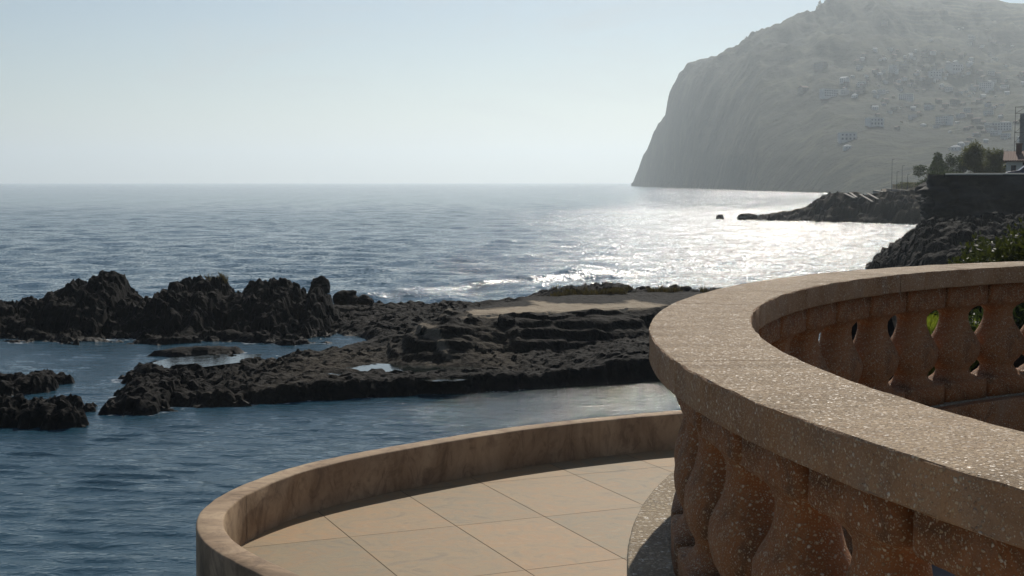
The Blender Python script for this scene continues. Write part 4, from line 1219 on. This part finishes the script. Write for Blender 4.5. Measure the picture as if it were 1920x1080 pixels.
def hill_mat():
    M = Mat('hill_scrub', 0.95, 0.1)
    n1 = M.noise(0.012, 7, 0.62); n2 = M.noise(0.05, 7, 0.65)
    terr = M.n.new('ShaderNodeTexWave'); terr.wave_type = 'BANDS'; terr.bands_direction = 'Z'
    terr.inputs['Scale'].default_value = 0.05; terr.inputs['Distortion'].default_value = 6; terr.inputs['Detail'].default_value = 4; terr.inputs['Detail Scale'].default_value = 0.35
    M.l.new(M.pos, terr.inputs['Vector'])
    col = M.ramp(n1, [(0.3, (0.007, 0.012, 0.008)), (0.5, (0.015, 0.022, 0.012)), (0.7, (0.034, 0.036, 0.022))])
    col = M.mix(M.ramp(n2, [(0.45, 0.0), (0.65, 0.7)]), col, (0.022, 0.03, 0.014))
    n3 = M.noise(0.022, 6, 0.7, 0.6)
    col = M.mix(M.ramp(n3, [(0.50, 0.0), (0.60, 0.75)]), col, (0.055, 0.060, 0.030))
    n4 = M.voro(0.05, rand=1.0).outputs['Distance']
    col = M.mix(M.ramp(n4, [(0.15, 0.8), (0.42, 0.0)]), col, (0.006, 0.010, 0.006))
    x = M.sepz(M.pos)[0]
    farm = M.ramp(M.math('DIVIDE', x, 1000.0), [(0.33, 0.0), (0.5, 1.0)])
    tl = M.math('MULTIPLY', M.math('MULTIPLY', M.ramp(terr.outputs['Fac'], [(0.55, 0.0), (0.9, 1.0)]), farm), M.ramp(n1, [(0.42, 0.0), (0.6, 0.8)]))
    col = M.mix(tl, col, (0.10, 0.098, 0.055))
    return M.set(col, None, M.bump(n2, 0.8, 8.0))
m_hill = hill_mat()
build_hill()
_T = np.linspace(0.0, 1.0, 400)
def hill_hit(u, v):
    X, D, Z = hill_point(np.full(400, float(u)), _T)
    _, pv = to_px(X, D, Z)
    run = np.minimum.accumulate(pv)
    i = int(np.argmax(run <= v)) if (run <= v).any() else 399
    return float(X[i]), float(D[i]), float(Z[i])

m_white = mottled('white_wall', (0.36, 0.36, 0.36), (0.54, 0.54, 0.52), 0.3, 0.9, 0.0)
m_beige = mottled('beige_wall', (0.16, 0.14, 0.11), (0.24, 0.215, 0.175), 0.3, 0.9, 0.0)
def house_mesh(kind):
    mb = MB()
    if kind == 0:      # gabled
        mb.box(-5, 5, -4, 4, -3, 5.5, 0)
        mb.add([(-5.4, -4.5, 5.3), (5.4, -4.5, 5.3), (5.4, 0, 7.6), (-5.4, 0, 7.6), (5.4, 4.5, 5.3), (-5.4, 4.5, 5.3)], [(0, 1, 2, 3), (3, 2, 4, 5), (0, 3, 5), (1, 4, 2)], 1)
        for x in (-3.2, 0, 3.2):
            for z in (0.9, 3.4): mb.box(x - 0.6, x + 0.6, -4.05, -3.9, z, z + 1.4, 2)
    elif kind == 1:    # flat roofed with balconies
        mb.box(-7, 7, -4.5, 4.5, -3, 6.2, 0); mb.box(-7.3, 7.3, -4.8, 4.8, 6.203, 6.6, 0)
        mb.box(-6.5, 6.5, -6, -4.503, 2.9, 3.15, 0); mb.box(-6.5, 6.5, -6.0, -5.9, 3.153, 3.9, 0)
        for x in (-4.8, -1.6, 1.6, 4.8):
            for z in (0.5, 3.5): mb.box(x - 0.8, x + 0.8, -4.56, -4.4, z, z + 1.8, 2)
    elif kind == 2:    # long terrace of three storeys
        mb.box(-11, 11, -4.5, 4.5, -3, 9, 0); mb.box(-11.3, 11.3, -4.8, 4.8, 9.003, 9.5, 1)
        for x in np.arange(-9.5, 10, 3.1):
            for z in (0.6, 3.6, 6.5): mb.box(x - 0.8, x + 0.8, -4.56, -4.4, z, z + 1.6, 2)
    else:              # small hipped
        mb.box(-3.6, 3.6, -3.2, 3.2, -3, 3.4, 0)
        mb.add([(-4, -3.6, 3.3), (4, -3.6, 3.3), (4, 3.6, 3.3), (-4, 3.6, 3.3), (-1.2, 0, 5.2), (1.2, 0, 5.2)], [(0, 1, 5, 4), (1, 2, 5), (2, 3, 4, 5), (3, 0, 4)], 1)
        for x in (-1.9, 1.5): mb.box(x - 0.5, x + 0.5, -3.26, -3.1, 0.8, 2.2, 2)
    return mb
m_farglass = mottled('far_window', (0.10, 0.10, 0.11), (0.14, 0.14, 0.15), 1.0, 0.4, 0.0)
m_fartile = mottled('far_roof', (0.13, 0.09, 0.07), (0.18, 0.12, 0.09), 1.0, 0.9, 0.0)
protos = {}
for kind in range(4):
    for ci, (wall, roof) in enumerate(((m_white, m_white), (m_white, m_fartile), (m_beige, m_fartile))):
        mb = house_mesh(kind); me = mesh_from('hillside_house', mb.v, mb.f, False)
        for m in (wall, roof, m_farglass): me.materials.append(m)
        me.polygons.foreach_set('material_index', mb.mi); protos[kind, ci] = me
def place_house(u, v, kind, ci, s, label, group='houses on the hillside'):
    x, d, z = hill_hit(u, v)
    o = bpy.data.objects.new('hillside_house', protos[kind, ci]); COL.objects.link(o)
    o.location = (x, d, z); o.scale = (s, s, s); o.rotation_euler = (0, 0, math.atan2(-x, d) + random.uniform(-0.9, 0.9))
    return tag(o, label, 'house', group)
NAMED = [(1585, 264, 1, 0, 1.25, 'white cube house standing alone low on the dark slope'), (1585, 281, 3, 0, 0.9, 'small white house just below the lone white cube house'),
         (1635, 235, 1, 0, 1.2, 'white flat-roofed house by a dark wooded patch in mid slope'), (1548, 182, 2, 0, 1.0, 'longest white terraced building at the left of the village'),
         (1577, 178, 1, 0, 0.8, 'white house at the right end of the longest white building'), (1502, 173, 0, 2, 1.1, 'leftmost pale house of the hillside village'),
         (1533, 131, 2, 2, 0.9, 'pale long building above the left of the village'), (1650, 52, 1, 2, 0.8, 'highest pale house below the summit'),
         (1781, 138, 1, 0, 1.5, 'brightest white house in the upper right of the village'), (1745, 145, 1, 0, 1.2, 'white house just left of the brightest upper house'),
         (1682, 130, 1, 2, 1.2, 'beige flat-roofed house in the upper middle of the village'), (1578, 155, 0, 0, 1.0, 'white gabled house above the longest white building'),
         (1693, 188, 2, 0, 0.8, 'white row in the middle of the village'), (1841, 170, 2, 0, 0.9, 'long white row near the top right of the village'),
         (1872, 245, 2, 0, 0.9, 'large white building above the feathery trees'), (1795, 222, 2, 0, 0.45, 'tall narrow white block beside the red roofs'),
         (1765, 233, 2, 1, 0.9, 'long building with a red roof in the lower village'), (1788, 283, 3, 0, 1.0, 'white house lowest behind the dark trees')]
for u, v, kind, ci, sc, lab in NAMED: place_house(u, v, kind, ci, sc * 0.62, lab)
rr = random.Random(21)
CL = [(1690, 115, 80, 24, 48, 'small pale house in the hazy upper village rows'), (1760, 135, 66, 24, 36, 'small pale house near the brightest upper house'),
      (1640, 165, 90, 28, 48, 'small pale house in the hazy middle of the slope'), (1850, 175, 60, 34, 52, 'small pale house crowded at the right of the village'),
      (1840, 255, 48, 28, 36, 'small pale house crowded behind the feathery trees'), (1720, 215, 90, 26, 34, 'small pale house scattered over the terraced fields'), (1850, 90, 70, 34, 22, 'small pale house sprinkled high on the right slope')]
for cu, cv, su, sv, n, lab in CL:
    for k in range(n):
        u = rr.gauss(cu, su * 0.6); v = rr.gauss(cv, sv * 0.6)
        if u < 1470 or u > 1990 or v < 40 or v > 300: continue
        place_house(u, v, rr.choice([0, 0, 1, 3, 3, 1, 3]), rr.choice([0, 1, 2, 2]), rr.uniform(0.24, 0.48), lab, lab.replace('small pale house', 'small pale houses'))

m_pine = mottled('pine_green', (0.02, 0.028, 0.014), (0.04, 0.05, 0.022), 0.5)
def ridge_tree_mesh(seed):
    r = np.random.default_rng(seed); mb = MB(); mb.tube([(0, 0, -2), (0, 0, 6)], [0.3, 0.15], 5)
    for k in range(110):
        t = r.random(); rad = (1 - t) ** 0.8 * 2.4 * r.uniform(0.5, 1.1); a = r.random() * 6.28
        c = np.array([rad * math.cos(a), rad * math.sin(a), 1.0 + t * 8.0]); q = r.normal(size=(3, 3)) * 0.75
        mb.add([c + q[0], c + q[1], c + q[2]], [(0, 1, 2)])
    me = mesh_from('pine_tree', mb.v, mb.f, False); me.materials.append(m_pine); return me
pts = [ridge_tree_mesh(k) for k in range(3)]
def ridge_tree(u, s, label, group):
    X, D, Z = hill_point(np.array([u]), np.array([0.995]))
    o = bpy.data.objects.new('pine_tree', pts[rr.randrange(3)]); COL.objects.link(o)
    o.location = (X[0], D[0], Z[0]); o.scale = (s, s, s); o.rotation_euler = (0, 0, rr.random() * 6)
    tag(o, label, 'tree', group)
for k in range(46):
    ridge_tree(rr.uniform(1528, 1640), rr.uniform(0.7, 1.35), 'tiny dark pine in the row along the skyline near the summit', 'pines along the skyline near the summit')
for k in range(16):
    ridge_tree(rr.uniform(1390, 1428), rr.uniform(0.55, 0.95), 'tiny dark pine in the small clump on the lower skyline', 'pines in the clump on the lower skyline')
for k in range(12):
    ridge_tree(rr.uniform(1440, 1525), rr.uniform(0.4, 0.75), 'tiny dark pine sprinkled along the rising skyline between the clumps', 'pines sprinkled along the rising skyline')

# ------------------------------------------------------------------ haze
def haze():
    mb = MB(); mb.box(-12700, 12700, -12700, 12700, -3.0, 300.0)
    mh = bpy.data.materials.new('haze_air'); mh.use_nodes = True
    n, l = mh.node_tree.nodes, mh.node_tree.links
    n.remove(n['Principled BSDF'])
    v = n.new('ShaderNodeVolumePrincipled')
    v.inputs['Color'].default_value = (0.85, 0.94, 1.0, 1)
    v.inputs['Density'].default_value = 0.000215
    v.inputs['Anisotropy'].default_value = 0.55
    l.new(v.outputs[0], n['Material Output'].inputs['Volume'])
    tag(mb.build('haze', mh), kind='stuff')
haze()
